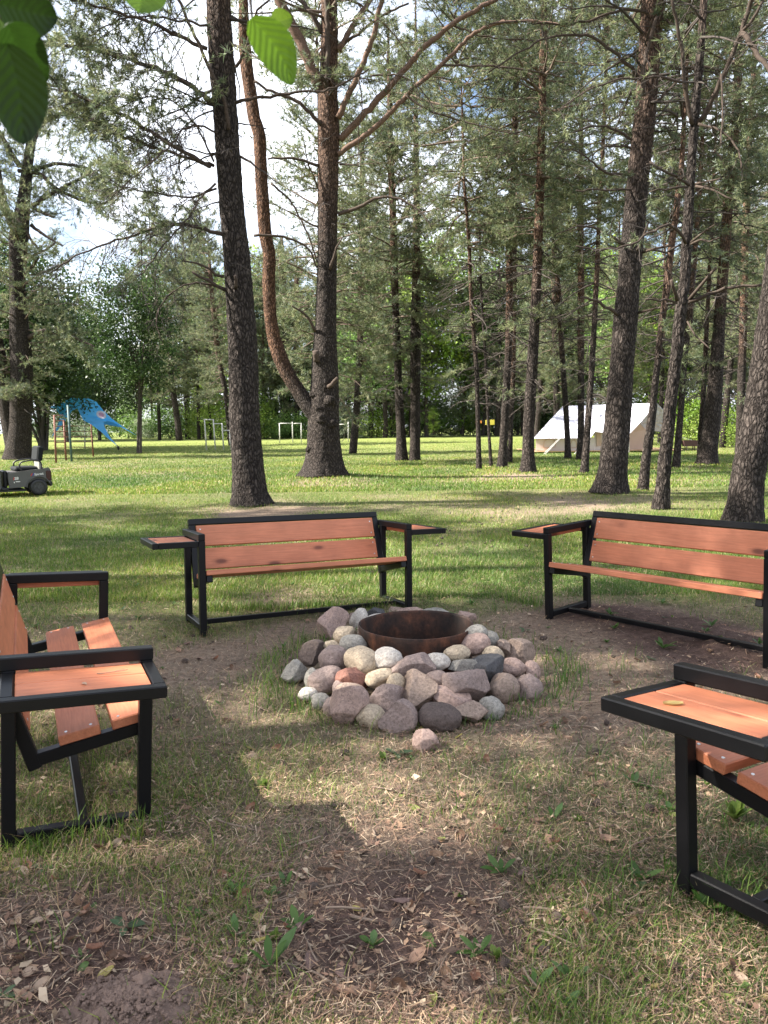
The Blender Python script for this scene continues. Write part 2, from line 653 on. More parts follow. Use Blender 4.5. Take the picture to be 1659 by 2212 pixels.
def green_at(x, y):
    t = np.clip((y - 4.3) / 3.4, 0, 1)
    base = 0.55 + 0.38 * t * t * (3 - 2 * t)
    g = base + (fbm(x * 0.9, y * 0.9, 0, 3, 4) - 0.5) * 1.15 + (fbm(x * 0.23, y * 0.16, 0, 9, 3) - 0.5) * 0.9 * t
    for (bx, by, r, s) in BARE:
        g = g - s * blob(x, y, bx, by, r)
    g = g - 0.25 * blob(x, y, PX, PY, 1.5)
    return np.clip(g, 0, 1)


def soil_at(x, y):
    """How much bare dark soil shows (as against dry needles and straw)."""
    s = (fbm(x * 1.6, y * 1.6, 0, 21, 4) - 0.42) * 1.5
    for (px, py, r, k_) in SOIL:
        s = s + k_ * blob(x, y, px, py, r)
    return np.clip(s, 0, 1)


SOIL = []
for (px, py, r, s) in [(880, 1915, .36, .9), (770, 2020, .26, .7), (60, 2090, .28, .9), (230, 2150, .2, .9), (1450, 1365, .5, 1.1), (1340, 1325, .4, 1.0), (1600, 1410, .5, 1.1),
                       (1220, 1320, .3, .7), (640, 1350, .35, .3), (1040, 1110, 1.2, .3)]:
    g = ground_at(px, py)
    SOIL.append((g[0], g[1], r, s))
_d0, _d1 = ground_at(1300, 1322), ground_at(1640, 1430)     # strip of freshly dug soil behind the right bench


def dug(x, y):
    ax, ay = _d1[0] - _d0[0], _d1[1] - _d0[1]
    L2 = ax * ax + ay * ay
    t = np.clip(((x - _d0[0]) * ax + (y - _d0[1]) * ay) / L2, 0, 1)
    d = np.hypot(x - _d0[0] - t * ax, y - _d0[1] - t * ay)
    return np.exp(-(d / 0.20) ** 2)


MOUND = []
for (px, py, r, h) in [(703, 1036, 1.5, .16), (1320, 1070, 1.2, .07), (543, 1092, .7, .05), (1530, 1012, 2.2, .12), (1427, 1104, .6, .04)]:
    g = ground_at(px, py)
    MOUND.append((g[0], g[1] + .3, r, h))
MOUND.append((-1.45, 3.45, .85, -.062))


def height_at(x, y):
    x, y = np.asarray(x, float), np.asarray(y, float)
    z = terrain(x, y) + (fbm(x * 1.1, y * 1.1, 0, 5, 3) - 0.5) * 0.035
    near = np.clip((9 - y) / 3, 0, 1)
    z = z + near * ((fbm(x * 7, y * 7, 0, 6, 4) - 0.5) * 0.02)
    dg = dug(x, y)
    z = z + dg * (0.01 + 0.12 * np.clip(fbm(x * 5, y * 5, 0, 31, 4) - 0.42, 0, 1))
    for (mx_, my, r, h) in MOUND:
        z = z + h * blob(x, y, mx_, my, r)
    return z


def axis_pts(lo, hi, step, far, grow):
    a = list(np.arange(lo, hi + 1e-6, step))
    s = step
    while a[-1] < far:
        s *= grow
        a.append(a[-1] + s)
    return np.array(a)


xp = axis_pts(0, 3.6, 0.045, 420, 1.09)
gx = np.concatenate([-xp[:0:-1], xp])
gy = np.concatenate([[-60, -25, -10, -5, -2.5, -1.2, -.4, 0.2], axis_pts(0.6, 7.5, 0.045, 520, 1.045)])
X, Y = np.meshgrid(gx, gy)
Z = height_at(X, Y)
G = green_at(X, Y)
SO = np.clip(soil_at(X, Y) * np.clip((9 - Y) / 3, 0.25, 1) + dug(X, Y) * 1.2, 0, 1)
straw = np.array([0.225, 0.172, 0.126])
soilc = np.array([0.105, 0.070, 0.058])
moss = np.array([0.085, 0.115, 0.030])
far_green = np.array([0.17, 0.20, 0.06])
C = straw[None, None] * (1 - SO[..., None]) + soilc[None, None] * SO[..., None]
gg = np.clip(G * 1.25 - 0.25, 0, 1)[..., None] * 0.85
C = C * (1 - gg) + moss * gg
fg = np.clip((Y - 30) / 25, 0, 1)[..., None]
C = C * (1 - fg) + far_green * fg
mb = MB()
ny, nx = X.shape
i = (np.arange(ny - 1)[:, None] * nx + np.arange(nx - 1)[None]).ravel()
mb.add(np.stack([X.ravel(), Y.ravel(), Z.ravel()], 1), None, np.stack([i, i + 1, i + nx + 1, i + nx], 1), C.reshape(-1, 3))
tag(mb.build('ground', M['ground']), kind='structure')


def wedge(n, y0, y1, pw):
    """n points of the visible wedge between y0 and y1; pw sets how they crowd towards y0."""
    u = RNG.random(n)
    a = 1 - pw
    yy = (y0 ** a + u * (y1 ** a - y0 ** a)) ** (1 / a)
    xx = (RNG.random(n) * 2 - 1) * (yy * 0.53 + 0.5)
    return xx, yy


GREENS = np.array([[.060, .128, .016], [.105, .185, .022], [.150, .235, .030], [.195, .25, .045], [.10, .165, .036]])
DRY = np.array([[.40, .30, .16], [.33, .235, .125], [.46, .37, .22]])


def blades(mb, x, y, h, w, dry=0.15, lean=0.45, three=True):
    n = len(x)
    z = height_at(x, y) - 0.004
    az = RNG.random(n) * 2 * PI
    ln = np.abs(RNG.normal(lean, 0.3, n)) * h
    side = np.stack([-np.sin(az), np.cos(az), np.zeros(n)], 1) * (w / 2)[:, None]
    d = np.stack([np.cos(az), np.sin(az), np.zeros(n)], 1)
    b = np.stack([x, y, z], 1)
    ci = RNG.integers(0, len(GREENS), n)
    c = GREENS[ci] * RNG.uniform(.75, 1.25, (n, 1))
    isd = RNG.random(n) < dry
    c[isd] = DRY[RNG.integers(0, len(DRY), isd.sum())] * RNG.uniform(.7, 1.2, (isd.sum(), 1))
    pv = fbm(x * .55, y * .38, 0, 71, 3)
    c = c * np.clip(1 + (pv - .5)[:, None] * np.array([1.5, .9, .6]), .5, 1.6)
    tip = b + d * ln[:, None] + np.array([0, 0, 1.0]) * h[:, None]
    if three:
        mid = b + d * (ln * 0.3)[:, None] + np.array([0, 0, 1.0]) * (h * 0.6)[:, None]
        V = np.stack([b - side, b + side, mid + side * 0.75, mid - side * 0.75, tip], 1)
        o = np.arange(n)[:, None] * 5
        mb.add(V.reshape(-1, 3), np.concatenate([o + [[3, 2, 4]]]), o + [[0, 1, 2, 3]], np.repeat(c, 5, 0))
    else:
        V = np.stack([b - side, b + side, tip], 1)
        o = np.arange(n)[:, None] * 3
        mb.add(V.reshape(-1, 3), o + [[0, 1, 2]], None, np.repeat(c, 3, 0))


mb = MB()
# the clearing round the fire pit: sparse short grass
x, y = wedge(430000, 1.25, 7.5, 1.2)
g = green_at(x, y)
keep = RNG.random(len(x)) < np.clip(g, 0, 1) ** 1.5 * 0.95
keep &= (np.hypot(x - PX, y - PY) > 0.80)
x, y = x[keep], y[keep]
h = RNG.uniform(.015, .050, len(x)) * (0.5 + 1.0 * vnoise(x * 2.2, y * 2.2, 0, 41))
blades(mb, x, y, h, RNG.uniform(.0016, .0034, len(x)), 0.22, 1.0)
# tufts of longer grass
tx, ty = wedge(420, 1.3, 7.5, 1.01)
kk = RNG.random(len(tx)) < 0.25 + green_at(tx, ty)
kk &= (np.hypot(tx - PX, ty - PY) > 0.85)
tx, ty = tx[kk], ty[kk]
m_ = RNG.integers(4, 26, len(tx))
bx = np.repeat(tx, m_) + RNG.normal(0, .045, m_.sum())
by = np.repeat(ty, m_) + RNG.normal(0, .045, m_.sum())
blades(mb, bx, by, RNG.uniform(.03, .11, len(bx)), RNG.uniform(.002, .0042, len(bx)), 0.15, 0.9)
# rank grass round the foot of the stones and along the left bench's floor bars
an = RNG.uniform(-PI, PI, 2000)
wgt = 0.25 + 0.9 * np.exp(-((an - (-0.25)) / 0.55) ** 2) + 1.0 * np.exp(-((np.abs(an) - 2.75) / 0.5) ** 2) + 0.7 * np.exp(-((an + 1.3) / 0.6) ** 2)
an = an[RNG.random(len(an)) < wgt / 1.2]
rr = RNG.normal(0.92, 0.075, len(an))
rx, ry = PX + rr * np.cos(an), PY + rr * np.sin(an)
blades(mb, rx, ry, RNG.uniform(.04, .125, len(rx)) * (0.4 + vnoise(rx * 4, ry * 4, 0, 61)), RNG.uniform(.003, .006, len(rx)), 0.06, 0.8)
for (p0, p1, n_) in (((20, 1835), (335, 1785), 300), ((430, 1320), (840, 1310), 1500), ((1090, 1290), (1180, 1310), 300), ((1460, 1890), (1659, 2000), 260)):
    a0, a1 = ground_at(*p0), ground_at(*p1)
    t = RNG.random(n_)
    rx = a0[0] + (a1[0] - a0[0]) * t + RNG.normal(0, .05, n_)
    ry = a0[1] + (a1[1] - a0[1]) * t + RNG.normal(0, .06, n_)
    blades(mb, rx, ry, RNG.uniform(.03, .11, n_), RNG.uniform(.003, .006, n_), 0.1, 0.6)
# the mown meadow under the pines
x, y = wedge(380000, 6.6, 20, 1.35)
g = green_at(x, y)
keep = RNG.random(len(x)) < np.clip(g * 1.2, 0, 1) ** 1.3
x, y = x[keep], y[keep]
blades(mb, x, y, RNG.uniform(.022, .058, len(x)) * (0.6 + 0.9 * vnoise(x * 1.3, y * 1.3, 0, 43)), RNG.uniform(.004, .009, len(x)), 0.12, 0.55, False)
x, y = wedge(260000, 18, 62, 1.5)
g = green_at(x, y)
keep = RNG.random(len(x)) < np.clip(g * 1.3, 0, 1) ** 1.2
x, y = x[keep], y[keep]
blades(mb, x, y, RNG.uniform(.04, .08, len(x)), RNG.uniform(.012, .03, len(x)), 0.12, 0.4, False)
gr = mb.build('grass', M['grass'])
tag(gr, 'short green grass with dry stalks growing under the pines', 'grass', kind='stuff')

# dry needles and straw lying on the soil
mb = MB()
x, y = wedge(220000, 1.25, 8.5, 1.35)
so = soil_at(x, y)
g = green_at(x, y)
keep = RNG.random(len(x)) < np.clip(1.0 - so * 0.75, 0.12, 1)
keep &= (np.hypot(x - PX, y - PY) > 0.7)
x, y, g = x[keep], y[keep], g[keep]
n = len(x)
L = RNG.gamma(2.6, .0085, n) + .008
w = RNG.uniform(.0005, .0013, n)
az = RNG.random(n) * 2 * PI
d = np.stack([np.cos(az), np.sin(az), RNG.normal(0, .34, n)], 1) * (L / 2)[:, None]
s_ = np.stack([-np.sin(az), np.cos(az), RNG.normal(0, .4, n)], 1) * w[:, None]
b = np.stack([x, y, height_at(x, y) + RNG.uniform(.002, .022, n)], 1)
V = np.stack([b - d - s_, b - d + s_, b + d + s_ * .6, b + d - s_ * .6], 1)
LC = np.array([[.40, .28, .18], [.29, .19, .125], [.20, .125, .09], [.48, .37, .26], [.12, .08, .062], [.30, .18, .125], [.09, .062, .05]])
c = LC[RNG.integers(0, len(LC), n)] * RNG.uniform(.65, 1.25, (n, 1))
mb.add(V.reshape(-1, 3), None, np.arange(n)[:, None] * 4 + [[0, 1, 2, 3]], np.repeat(c, 4, 0))
# scraps of leaf and bark among them
x, y = wedge(17000, 1.25, 8.0, 1.3)
keep = (np.hypot(x - PX, y - PY) > 0.8)
x, y = x[keep], y[keep]
n = len(x)
L = RNG.gamma(2.5, .0023, n) + .003
az = RNG.random(n) * 2 * PI
d = np.stack([np.cos(az), np.sin(az), RNG.normal(0, .35, n)], 1) * L[:, None]
s_ = np.stack([-np.sin(az), np.cos(az), RNG.normal(0, .35, n)], 1) * (L * RNG.uniform(.3, .7, n))[:, None]
b = np.stack([x, y, height_at(x, y) + RNG.uniform(.003, .02, n)], 1)
V = np.stack([b - d - s_ * .5, b - d * .1 + s_, b + d * .9 + s_ * .4, b + d * .6 - s_], 1)
c = LC[RNG.integers(0, len(LC), n)] * RNG.uniform(.5, 1.1, (n, 1))
mb.add(V.reshape(-1, 3), None, np.arange(n)[:, None] * 4 + [[0, 1, 2, 3]], np.repeat(c, 4, 0))
tag(mb.build('needle_litter', M['litter']), 'dry brown pine needles and straw lying on the soil', 'litter', kind='stuff')

# ------------------------------------------------------------------ benches
BL, BD, BA, BT = 1.5871 * SU, 0.4804 * SU, 0.66 * SU, 0.2946 * SU
TB = 0.048                                           # square tube
SEAT_F, SEAT_R = 0.415, 0.335                        # height of the seat bar's top, front and rear corner
CORNER = (-0.155, 0.30)                              # y, z of the corner where seat bar meets back upright
BACKTOP = (-0.2815 * SU - 0.015, 0.7196 * SU)
TABLE_Z = BA - TB - 0.002


def make_bench():
    root = empty('park_bench')
    hx = BL / 2 - TB / 2
    st = M['black_steel']
    for s in (1, -1):
        x = s * hx
        for yy in (BD / 2 - TB / 2, -BD / 2 + TB / 2):
            m = MB(); m.beam((x, yy, -0.02), (x, yy, BA - TB), TB, TB, (0, 1, 0)); m.build('leg', st, root, False)
        m = MB(); m.beam((x, -BD / 2 - 0.03, BA - TB / 2), (x, BD / 2, BA - TB / 2), TB, TB); m.build('armrest', st, root, False)
        m = MB(); m.beam((x, -BD / 2 + TB, .040), (x, BD / 2 - TB, .040), TB - .004, TB - .004); m.build('floor_bar', st, root, False)
        # seat bar, from the front leg down to the rear corner, just inside the legs
        xi = s * (hx - TB - 0.002)
        m = MB(); m.beam((xi, CORNER[0] - 0.015, CORNER[1]), (xi, BD / 2 - 0.003, SEAT_F - TB / 2), TB - .002, TB); m.build('seat_bar', st, root, False)
        # side table: a steel frame holding two boards
        x0, x1 = s * (BL / 2 + 0.001), s * (BL / 2 + BT)
        tf = MB()
        tb = 0.042
        zc = TABLE_Z - tb / 2
        tf.beam((x1 - s * tb / 2, -BD / 2, zc), (x1 - s * tb / 2, BD / 2, zc), tb, tb)
        tf.beam((x0, BD / 2 - tb / 2, zc), (x1 - s * tb, BD / 2 - tb / 2, zc), tb, tb)
        tf.beam((x0, -BD / 2 + tb / 2, zc), (x1 - s * tb, -BD / 2 + tb / 2, zc), tb, tb)
        t = tf.build('table_frame', st, root, False)
        w_ = (abs(x1 - x0) - tb - 0.012) / 2
        for q in (0, 1):
            xm = x0 + s * (0.004 + w_ / 2 + q * (w_ + 0.004))
            m = MB(); m.beam((xm, -BD / 2 + tb + .004, zc + 0.003), (xm, BD / 2 - tb - .004, zc + 0.003), w_, 0.03, (0, 0, 1), 0.003)
            m.build('table_board', M['wood_y'], t, False)
    # floor bar along the bench
    m = MB(); m.beam((-hx + TB / 2 + .002, 0.02, .038), (hx - TB / 2 - .002, 0.02, .038), TB - .012, TB - .012); m.build('long_floor_bar', st, root, False)
    # back frame: two uprights and a top rail
    c0, c1 = np.array([0, *CORNER]), np.array([0, *BACKTOP])
    t = unit(c1 - c0)
    nrm = unit(np.cross(np.array([1.0, 0, 0]), t))        # leans back, faces the front
    if nrm[1] < 0:
        nrm = -nrm
    m = MB()
    xi = hx - TB - 0.002
    for s in (1, -1):
        m.beam(np.array([s * xi, 0, 0]) + c0 - t * 0.03, np.array([s * xi, 0, 0]) + c1 - t * TB, TB, TB, nrm)
    m.beam(np.array([-xi - TB / 2, 0, 0]) + c1 - t * TB / 2, np.array([xi + TB / 2, 0, 0]) + c1 - t * TB / 2, TB, TB, nrm)
    m.build('back_frame', st, root, False)
    Lb = np.linalg.norm(c1 - c0)
    bw = 0.164
    th = 0.030
    for k_ in (0, 1):
        cc = c0 + t * (Lb - TB - 0.006 - bw / 2 - k_ * (bw + 0.020)) + nrm * (TB / 2 - th / 2 + 0.004)
        m = MB()
        xe = xi - TB / 2 - 0.004
        m.beam(cc - np.array([xe, 0, 0]), cc + np.array([xe, 0, 0]), bw, th, nrm, 0.004)
        for s in (1, -1):
            for q in (-1, 1):
                m.disc(cc + np.array([s * (xe - 0.03), 0, 0]) + t * q * bw * 0.3 + nrm * th / 2, nrm, 0.006, 0.002, 10, 1)
        m.build('back_board', [M['wood_x'], M['zinc']], root, False)
    # seat boards on top of the seat bars
    s0 = np.array([0, CORNER[0] + 0.035, CORNER[1] + TB / 2 + 0.012])
    s1 = np.array([0, BD / 2, SEAT_F])
    ts = unit(s1 - s0)
    ns = np.array([0, -ts[2], ts[1]])
    Ls = np.linalg.norm(s1 - s0)
    sw = 0.148
    for k_ in (0, 1):
        cc = s1 - ts * (sw / 2 - 0.008 + k_ * (sw + 0.042)) + ns * (0.019 + 0.001)
        m = MB()
        xe = BL / 2 - TB - 0.004
        m.beam(cc - np.array([xe, 0, 0]), cc + np.array([xe, 0, 0]), sw, 0.038, ns, 0.004)
        for s in (1, -1):
            for q in (-1, 1):
                m.disc(cc + np.array([s * (xe - 0.03), 0, 0]) + ts * q * sw * 0.3 + ns * 0.019, ns, 0.006, 0.002, 10, 1)
        m.build('seat_board', [M['wood_x'], M['zinc']], root, False)
    return root


BENCHES = [(-0.6124, 5.5616, 3.5985, -0.0003, 0.0216, 0.0377, 'red-brown bench with black frame straight behind the stone fire pit, beyond it from the camera'),
           (1.8187, 4.932, 2.2433, 0.0121, -0.0123, -0.0353, 'red-brown bench with black frame standing over freshly dug dark soil'),
           (-1.4001, 3.2526, -1.1357, -0.0291, -0.0082, -0.0566, 'red-brown bench seen from its end, on the left side of the fire pit'),
           (1.6482, 2.3371, 0.536, 0.0173, -0.0193, -0.0688, 'nearest bench, cut off by the right edge, with a yellow leaf on its side table')]
proto = make_bench()
BMAT = []
for q, (bx, by, th, bz, tx_, ty_, lab) in enumerate(BENCHES):
    Mx = Matrix.Translation((bx * SU, by * SU, bz * SU)) @ Matrix.Rotation(th, 4, 'Z') @ Matrix.Rotation(ty_, 4, 'X') @ Matrix.Rotation(-tx_, 4, 'Y')
    BMAT.append(Mx)
    if q == 0:
        r = proto
    else:
        r = link_copy(proto)
        for ch in list(proto.children):
            c = link_copy(ch, r)
            for g in ch.children:
                link_copy(g, c)
    r.matrix_world = Mx
    tag(r, lab, 'bench', 'benches round the fire pit')

# ------------------------------------------------------------------ fire pit
R0, RH = 0.345, 0.285
mb = MB()
prof_o = [(.338, .0), (.341, .08), (.346, .12), (.342, .17), (.347, .21), (.350, .255), (.352, .282)]
prof = prof_o + [(.350, .286), (.346, .286), (.343, .27), (.338, .21), (.331, .17), (.335, .12), (.333, .08), (.331, .0)]
seg = 72
th = np.linspace(0, 2 * PI, seg, endpoint=False)
V = []
for (r_, z_) in prof:
    rr = r_ * (1 + 0.006 * np.sin(3 * th + 1) + 0.004 * np.sin(7 * th))
    zz = z_ + (0.004 * np.sin(2 * th + .5) if z_ > .2 else 0) + 0 * th
    V.append(np.stack([rr * np.cos(th), rr * np.sin(th), zz], 1))
n = len(prof)
ii = np.arange(n - 1)[:, None] * seg
jj = np.arange(seg)[None]
kk = (jj + 1) % seg
mb.add(np.concatenate(V), None, np.stack([ii + jj, ii + kk, ii + seg + kk, ii + seg + jj], -1).reshape(-1, 4))
ring = mb.build('fire_ring', M['rust'], None, True, (PX, PY, 0.0))
tag(ring, 'rusty round steel fire ring in the middle of the heap of stones', 'fire ring')
mb = MB()
a, r_ = RNG.random(700) * 2 * PI, np.sqrt(RNG.random(700)) * .31
gq, gr_ = np.meshgrid(np.linspace(0, 2 * PI, 40, endpoint=False), np.linspace(0.005, .315, 10))
zz = 0.055 + 0.05 * fbm(gr_ * np.cos(gq) * 9, gr_ * np.sin(gq) * 9, 0, 77)
V = np.stack([gr_ * np.cos(gq), gr_ * np.sin(gq), zz], -1).reshape(-1, 3)
ii = np.arange(9)[:, None] * 40
jj = np.arange(40)[None]
kk = (jj + 1) % 40
mb.add(V, None, np.stack([ii + jj, ii + kk, ii + 40 + kk, ii + 40 + jj], -1).reshape(-1, 4))
simple('ash', (0.035, 0.032, 0.030), 0.95, var=0.6, scale=25, bump=0.7, spec=0.1)
tag(mb.build('ash_bed', M['ash'], None, True, (PX, PY, 0)), 'dark ash lying inside the fire ring', 'ash', kind='stuff')


def ico(sub):
    import bmesh
    bm = bmesh.new()
    bmesh.ops.create_icosphere(bm, subdivisions=sub, radius=1)
    V = np.array([v.co[:] for v in bm.verts])
    F = np.array([[v.index for v in f.verts] for f in bm.faces])
    bm.free()
    return V, F


ICO4, ICOF4 = ico(5)
ICO2, ICOF2 = ico(3)


def stone_mesh(name, a, b, c, rot, angular, seed, mat):
    rg = np.random.default_rng(seed)
    V = ICO4.copy()
    if angular:
        for _ in range(11):
            nrm = unit(rg.normal(0, 1, 3))
            dd = rg.uniform(.48, .80)
            pr = V @ nrm
            over = np.clip(pr - dd, 0, None)
            V = V - nrm[None] * (over * 0.97)[:, None]
        V *= 1.30
        amp, fine = .10, .05
    else:
        for _ in range(3):
            nrm = unit(rg.normal(0, 1, 3))
            pr = V @ nrm
            V = V - nrm[None] * (np.clip(pr - rg.uniform(.72, .9), 0, None) * 0.7)[:, None]
        V *= 1.05
        amp, fine = .16, .014
    o = rg.uniform(0, 50, 3)
    d_ = (fbm(V[:, 0] * 1.2 + o[0], V[:, 1] * 1.2 + o[1], V[:, 2] * 1.2 + o[2], seed, 3) - .5) * amp * 2
    d_ += (fbm(V[:, 0] * 5 + o[0], V[:, 1] * 5 + o[1], V[:, 2] * 5 + o[2], seed + 5, 3) - .5) * fine * 2
    V = V + ICO4 * d_[:, None]
    V = V * np.array([a, c, b])
    cr, sr = math.cos(rot), math.sin(rot)
    x_, z_ = V[:, 0] * cr - V[:, 2] * sr, V[:, 0] * sr + V[:, 2] * cr
    V = np.stack([x_, V[:, 1], z_], 1)
    mb = MB()
    mb.add(V, ICOF4)
    return mb.build(name, mat)


# u, v, half width, half height, tone, angular, turn, label
STONES = [
    (575, 100, 70, 36, 'd', 1, 0, 'dark grey stone behind the ring, in front of the far bench leg'),
    (452, 132, 36, 40, 'm', 0, 0, 'mauve stone half hidden behind the tall pale stone'),
    (470, 158, 44, 70, 'w', 0, -.3, 'tall narrow pale stone leaning on the left of the ring'),
    (312, 205, 90, 84, 'p', 1, .5, 'large pink broken boulder at the upper left of the heap'),
    (390, 226, 60, 53, 't', 0, 0, 'round grey-beige stone in front of the large pink boulder'),
    (436, 282, 72, 56, 'g', 0, 0, 'smooth grey stone touching the left front of the ring'),
    (310, 287, 44, 23, 't', 0, 0, 'small flat beige pebble below the large pink boulder'),
    (690, 86, 40, 25, 'b', 1, 0, 'small brown stone behind the ring, next to the bench foot'),
    (780, 92, 86, 27, 'p', 0, 0, 'long pink stone lying behind the ring'),
    (945, 102, 82, 30, 'g', 0, -.2, 'long blue-grey stone lying behind the ring'),
    (1105, 136, 52, 46, 'p', 1, 0, 'pinkish stone behind the right rim of the ring'),
    (1172, 215, 56, 40, 'g', 0, 0, 'pale grey stone against the right side of the ring'),
    (1252, 252, 46, 46, 'g', 0, .4, 'blue-grey stone behind the pale pink rounded stone'),
    (1163, 282, 82, 58, 'p', 0, .4, 'pale pink rounded stone right of the ring'),
    (1322, 296, 46, 52, 'b', 1, 0, 'brown stone between the ring and the far right boulder'),
    (1420, 332, 78, 60, 'b', 1, 0, 'brown boulder at the far right end of the heap'),
    (1266, 346, 60, 52, 't', 0, -.5, 'tan stone resting above the dark blue-grey boulder'),
    (1055, 336, 68, 42, 't', 0, .1, 'speckled oval stone at the right front of the ring'),
    (935, 386, 70, 48, 'w', 0, 0, 'whitish flat cobble in front of the ring'),
    (1086, 402, 74, 38, 'g', 1, .2, 'flat grey-green slab under the speckled oval stone'),
    (1230, 436, 90, 84, 'd', 1, .2, 'dark blue-grey angular boulder on the right of the heap'),
    (1386, 418, 74, 50, 'p', 0, 0, 'rounded pink stone below the brown boulder at the right'),
    (1500, 446, 45, 57, 'p', 0, .3, 'pinkish stone at the rightmost edge of the heap'),
    (640, 367, 82, 58, 'w', 0, 0, 'smooth whitish cobble leaning on the front of the ring'),
    (800, 428, 122, 72, 'm', 1, 0, 'wide mauve wedge-shaped stone under the front of the ring'),
    (490, 392, 96, 84, 't', 0, -.5, 'large tan boulder at the left front of the ring'),
    (326, 372, 80, 82, 'm', 0, 0, 'large round mauve boulder on the left of the heap'),
    (206, 336, 66, 56, 'k', 1, .4, 'dark angular stone at the upper left end of the heap'),
    (600, 482, 82, 52, 't', 0, .25, 'black-speckled cream cobble in the middle of the front'),
    (442, 502, 78, 64, 'r', 1, -.3, 'brick-red angular stone on the left front'),
    (276, 492, 96, 70, 'm', 0, .3, 'mauve-brown boulder sloping down at the left'),
    (92, 430, 66, 54, 'g', 1, .5, 'grey stone at the leftmost edge of the heap'),
    (205, 495, 40, 56, 'g', 1, 0, 'narrow grey stone wedged at the left of the heap'),
    (690, 522, 50, 62, 't', 0, 0, 'yellowish stone half hidden in the middle of the front'),
    (935, 492, 68, 48, 'm', 0, 0, 'mauve stone half hidden below the whitish flat cobble'),
    (1102, 528, 126, 108, 'm', 1, -.5, 'largest mauve angular boulder, right of the middle'),
    (830, 572, 110, 102, 'b', 1, -.1, 'large tan-brown rough boulder in the middle of the front'),
    (1010, 602, 96, 70, 'p', 1, -.3, 'pink broken stone beside the large tan-brown boulder'),
    (1336, 538, 80, 78, 'b', 0, 0, 'brown-beige stone low on the right of the heap'),
    (1470, 542, 80, 76, 'm', 0, -.3, 'mauve-grey stone at the lower right end of the heap'),
    (432, 582, 92, 60, 'b', 0, -.3, 'brown smooth stone above the big pink rough boulder'),
    (620, 602, 100, 78, 'm', 1, 0, 'smooth mauve-grey faceted boulder left of the middle'),
    (170, 578, 52, 34, 'w', 0, 0, 'pale stone lying in the grass at the left'),
    (242, 622, 54, 46, 'g', 0, 0, 'grey stone in the grass at the lower left'),
    (312, 662, 48, 58, 'm', 0, 0, 'mauve stone behind the big pink rough boulder'),
    (395, 702, 92, 132, 'p', 1, -.35, 'big pink rough upright boulder at the lower left'),
    (546, 722, 80, 70, 't', 0, 0, 'round grey-beige stone at the foot of the heap, left'),
    (700, 748, 88, 92, 'm', 1, 0, 'rough pinkish-grey boulder at the foot of the heap, middle'),
    (952, 742, 112, 86, 'k', 0, 0, 'dark brown round boulder at the foot of the heap'),
    (1136, 692, 94, 60, 'b', 1, -.1, 'tan angular stone right of the dark brown boulder'),
    (1256, 668, 68, 66, 'g', 0, 0, 'greenish-grey round stone low on the right'),
    (870, 862, 86, 56, 'p', 1, -.4, 'small pinkish stone lying apart in front of the heap'),
    (722, 650, 36, 28, 'g', 0, 0, 'small grey stone in the gap under the tan-brown boulder'),
    (574, 128, 78, 24, 'w', 0, .1, 'flat whitish stone behind the left rim of the ring'),
    (362, 542, 42, 50, 'm', 0, 0, 'small mauve stone left of the brick-red stone'),
    (1000, 548, 44, 34, 'b', 1, 0, 'small brown stone above the pink broken stone'),
]


def cone_hit(px, py):
    r = ray(px, py)
    for t in np.arange(2.5, 9, .01):
        p = CAM + r * t
        rr = math.hypot(p[0] - PX, p[1] - PY)
        zc = .245 - max(rr - .36, 0) * .44
        if p[2] < max(zc, .04) and rr > .36:
            return p
        if p[2] < .04:
            return p
    return p


for q, (u, v_, ru, rv, tone, ang, rot, lab) in enumerate(STONES):
    px, py = 603.5 + .3638 * u, 1289.2 + .3638 * v_
    p = cone_hit(px, py)
    k_ = m_per_px(p) * .3638 * 1.10
    a_, b_ = ru * k_, rv * k_
    c_ = min((a_ + b_) / 2, a_ * 1.1, b_ * 1.25)
    rr = math.hypot(p[0] - PX, p[1] - PY)
    if rr < .36 + c_ * .55:        # keep clear of the ring
        f_ = (.36 + c_ * .55) / max(rr, .01)
        # slide along the sight line instead of sideways
        r = ray(px, py)
        sgn = -1 if p[1] < PY else 1
        for t in np.arange(0, .35, .01):
            p2 = p + r * t * sgn
            if math.hypot(p2[0] - PX, p2[1] - PY) >= .36 + c_ * .55:
                p = p2
                break
    p = p + ray(px, py) * (c_ * .25)
    p[2] = max(p[2], b_ * .55)
    o = stone_mesh('stone', a_, b_, c_, rot, ang, 100 + q, M['stone_' + tone])
    o.location = p
    o.rotation_euler = (0, 0, math.atan2(-p[0], p[1]))
    tag(o, lab, 'stone', 'stones heaped round the fire ring')
# hidden rubble the outer stones lean on

# ------------------------------------------------------------------ pines
GREY, ORANGE, TWIG = np.array([.072, .059, .052]), np.array([.215, .132, .092]), np.array([.058, .049, .044])
LIMBC = np.array([.13, .098, .080])


def bark_fn(amp, flare, seed, z0):
    def f(rr, th, P, R):
        zz = (P[:, 2] - z0)[:, None]
        r0 = rr.copy()
        lob = np.maximum(0, fbm(np.cos(th) * 1.6 + seed, np.sin(th) * 1.6, 0, seed, 2) - .25)[None]
        rr = rr * (1 + flare * np.exp(-np.maximum(zz, 0) / 0.28) * (0.45 + 1.3 * lob))
        a = th[None] + 0 * zz
        k = np.maximum(R[:, None] / .05, 1.5)
        n = fbm(np.cos(a) * k * 1.0, np.sin(a) * k * 1.0, zz * 6.0, seed + 3, 3)
        plate = np.abs(n - .5) * 2
        rr = rr + amp * (np.clip(plate * 2.2, 0, 1) - .6) + amp * 1.4 * (fbm(np.cos(a) * 1.3, np.sin(a) * 1.3, zz * 1.1, seed + 7, 2) - .5)
        return rr
    return f


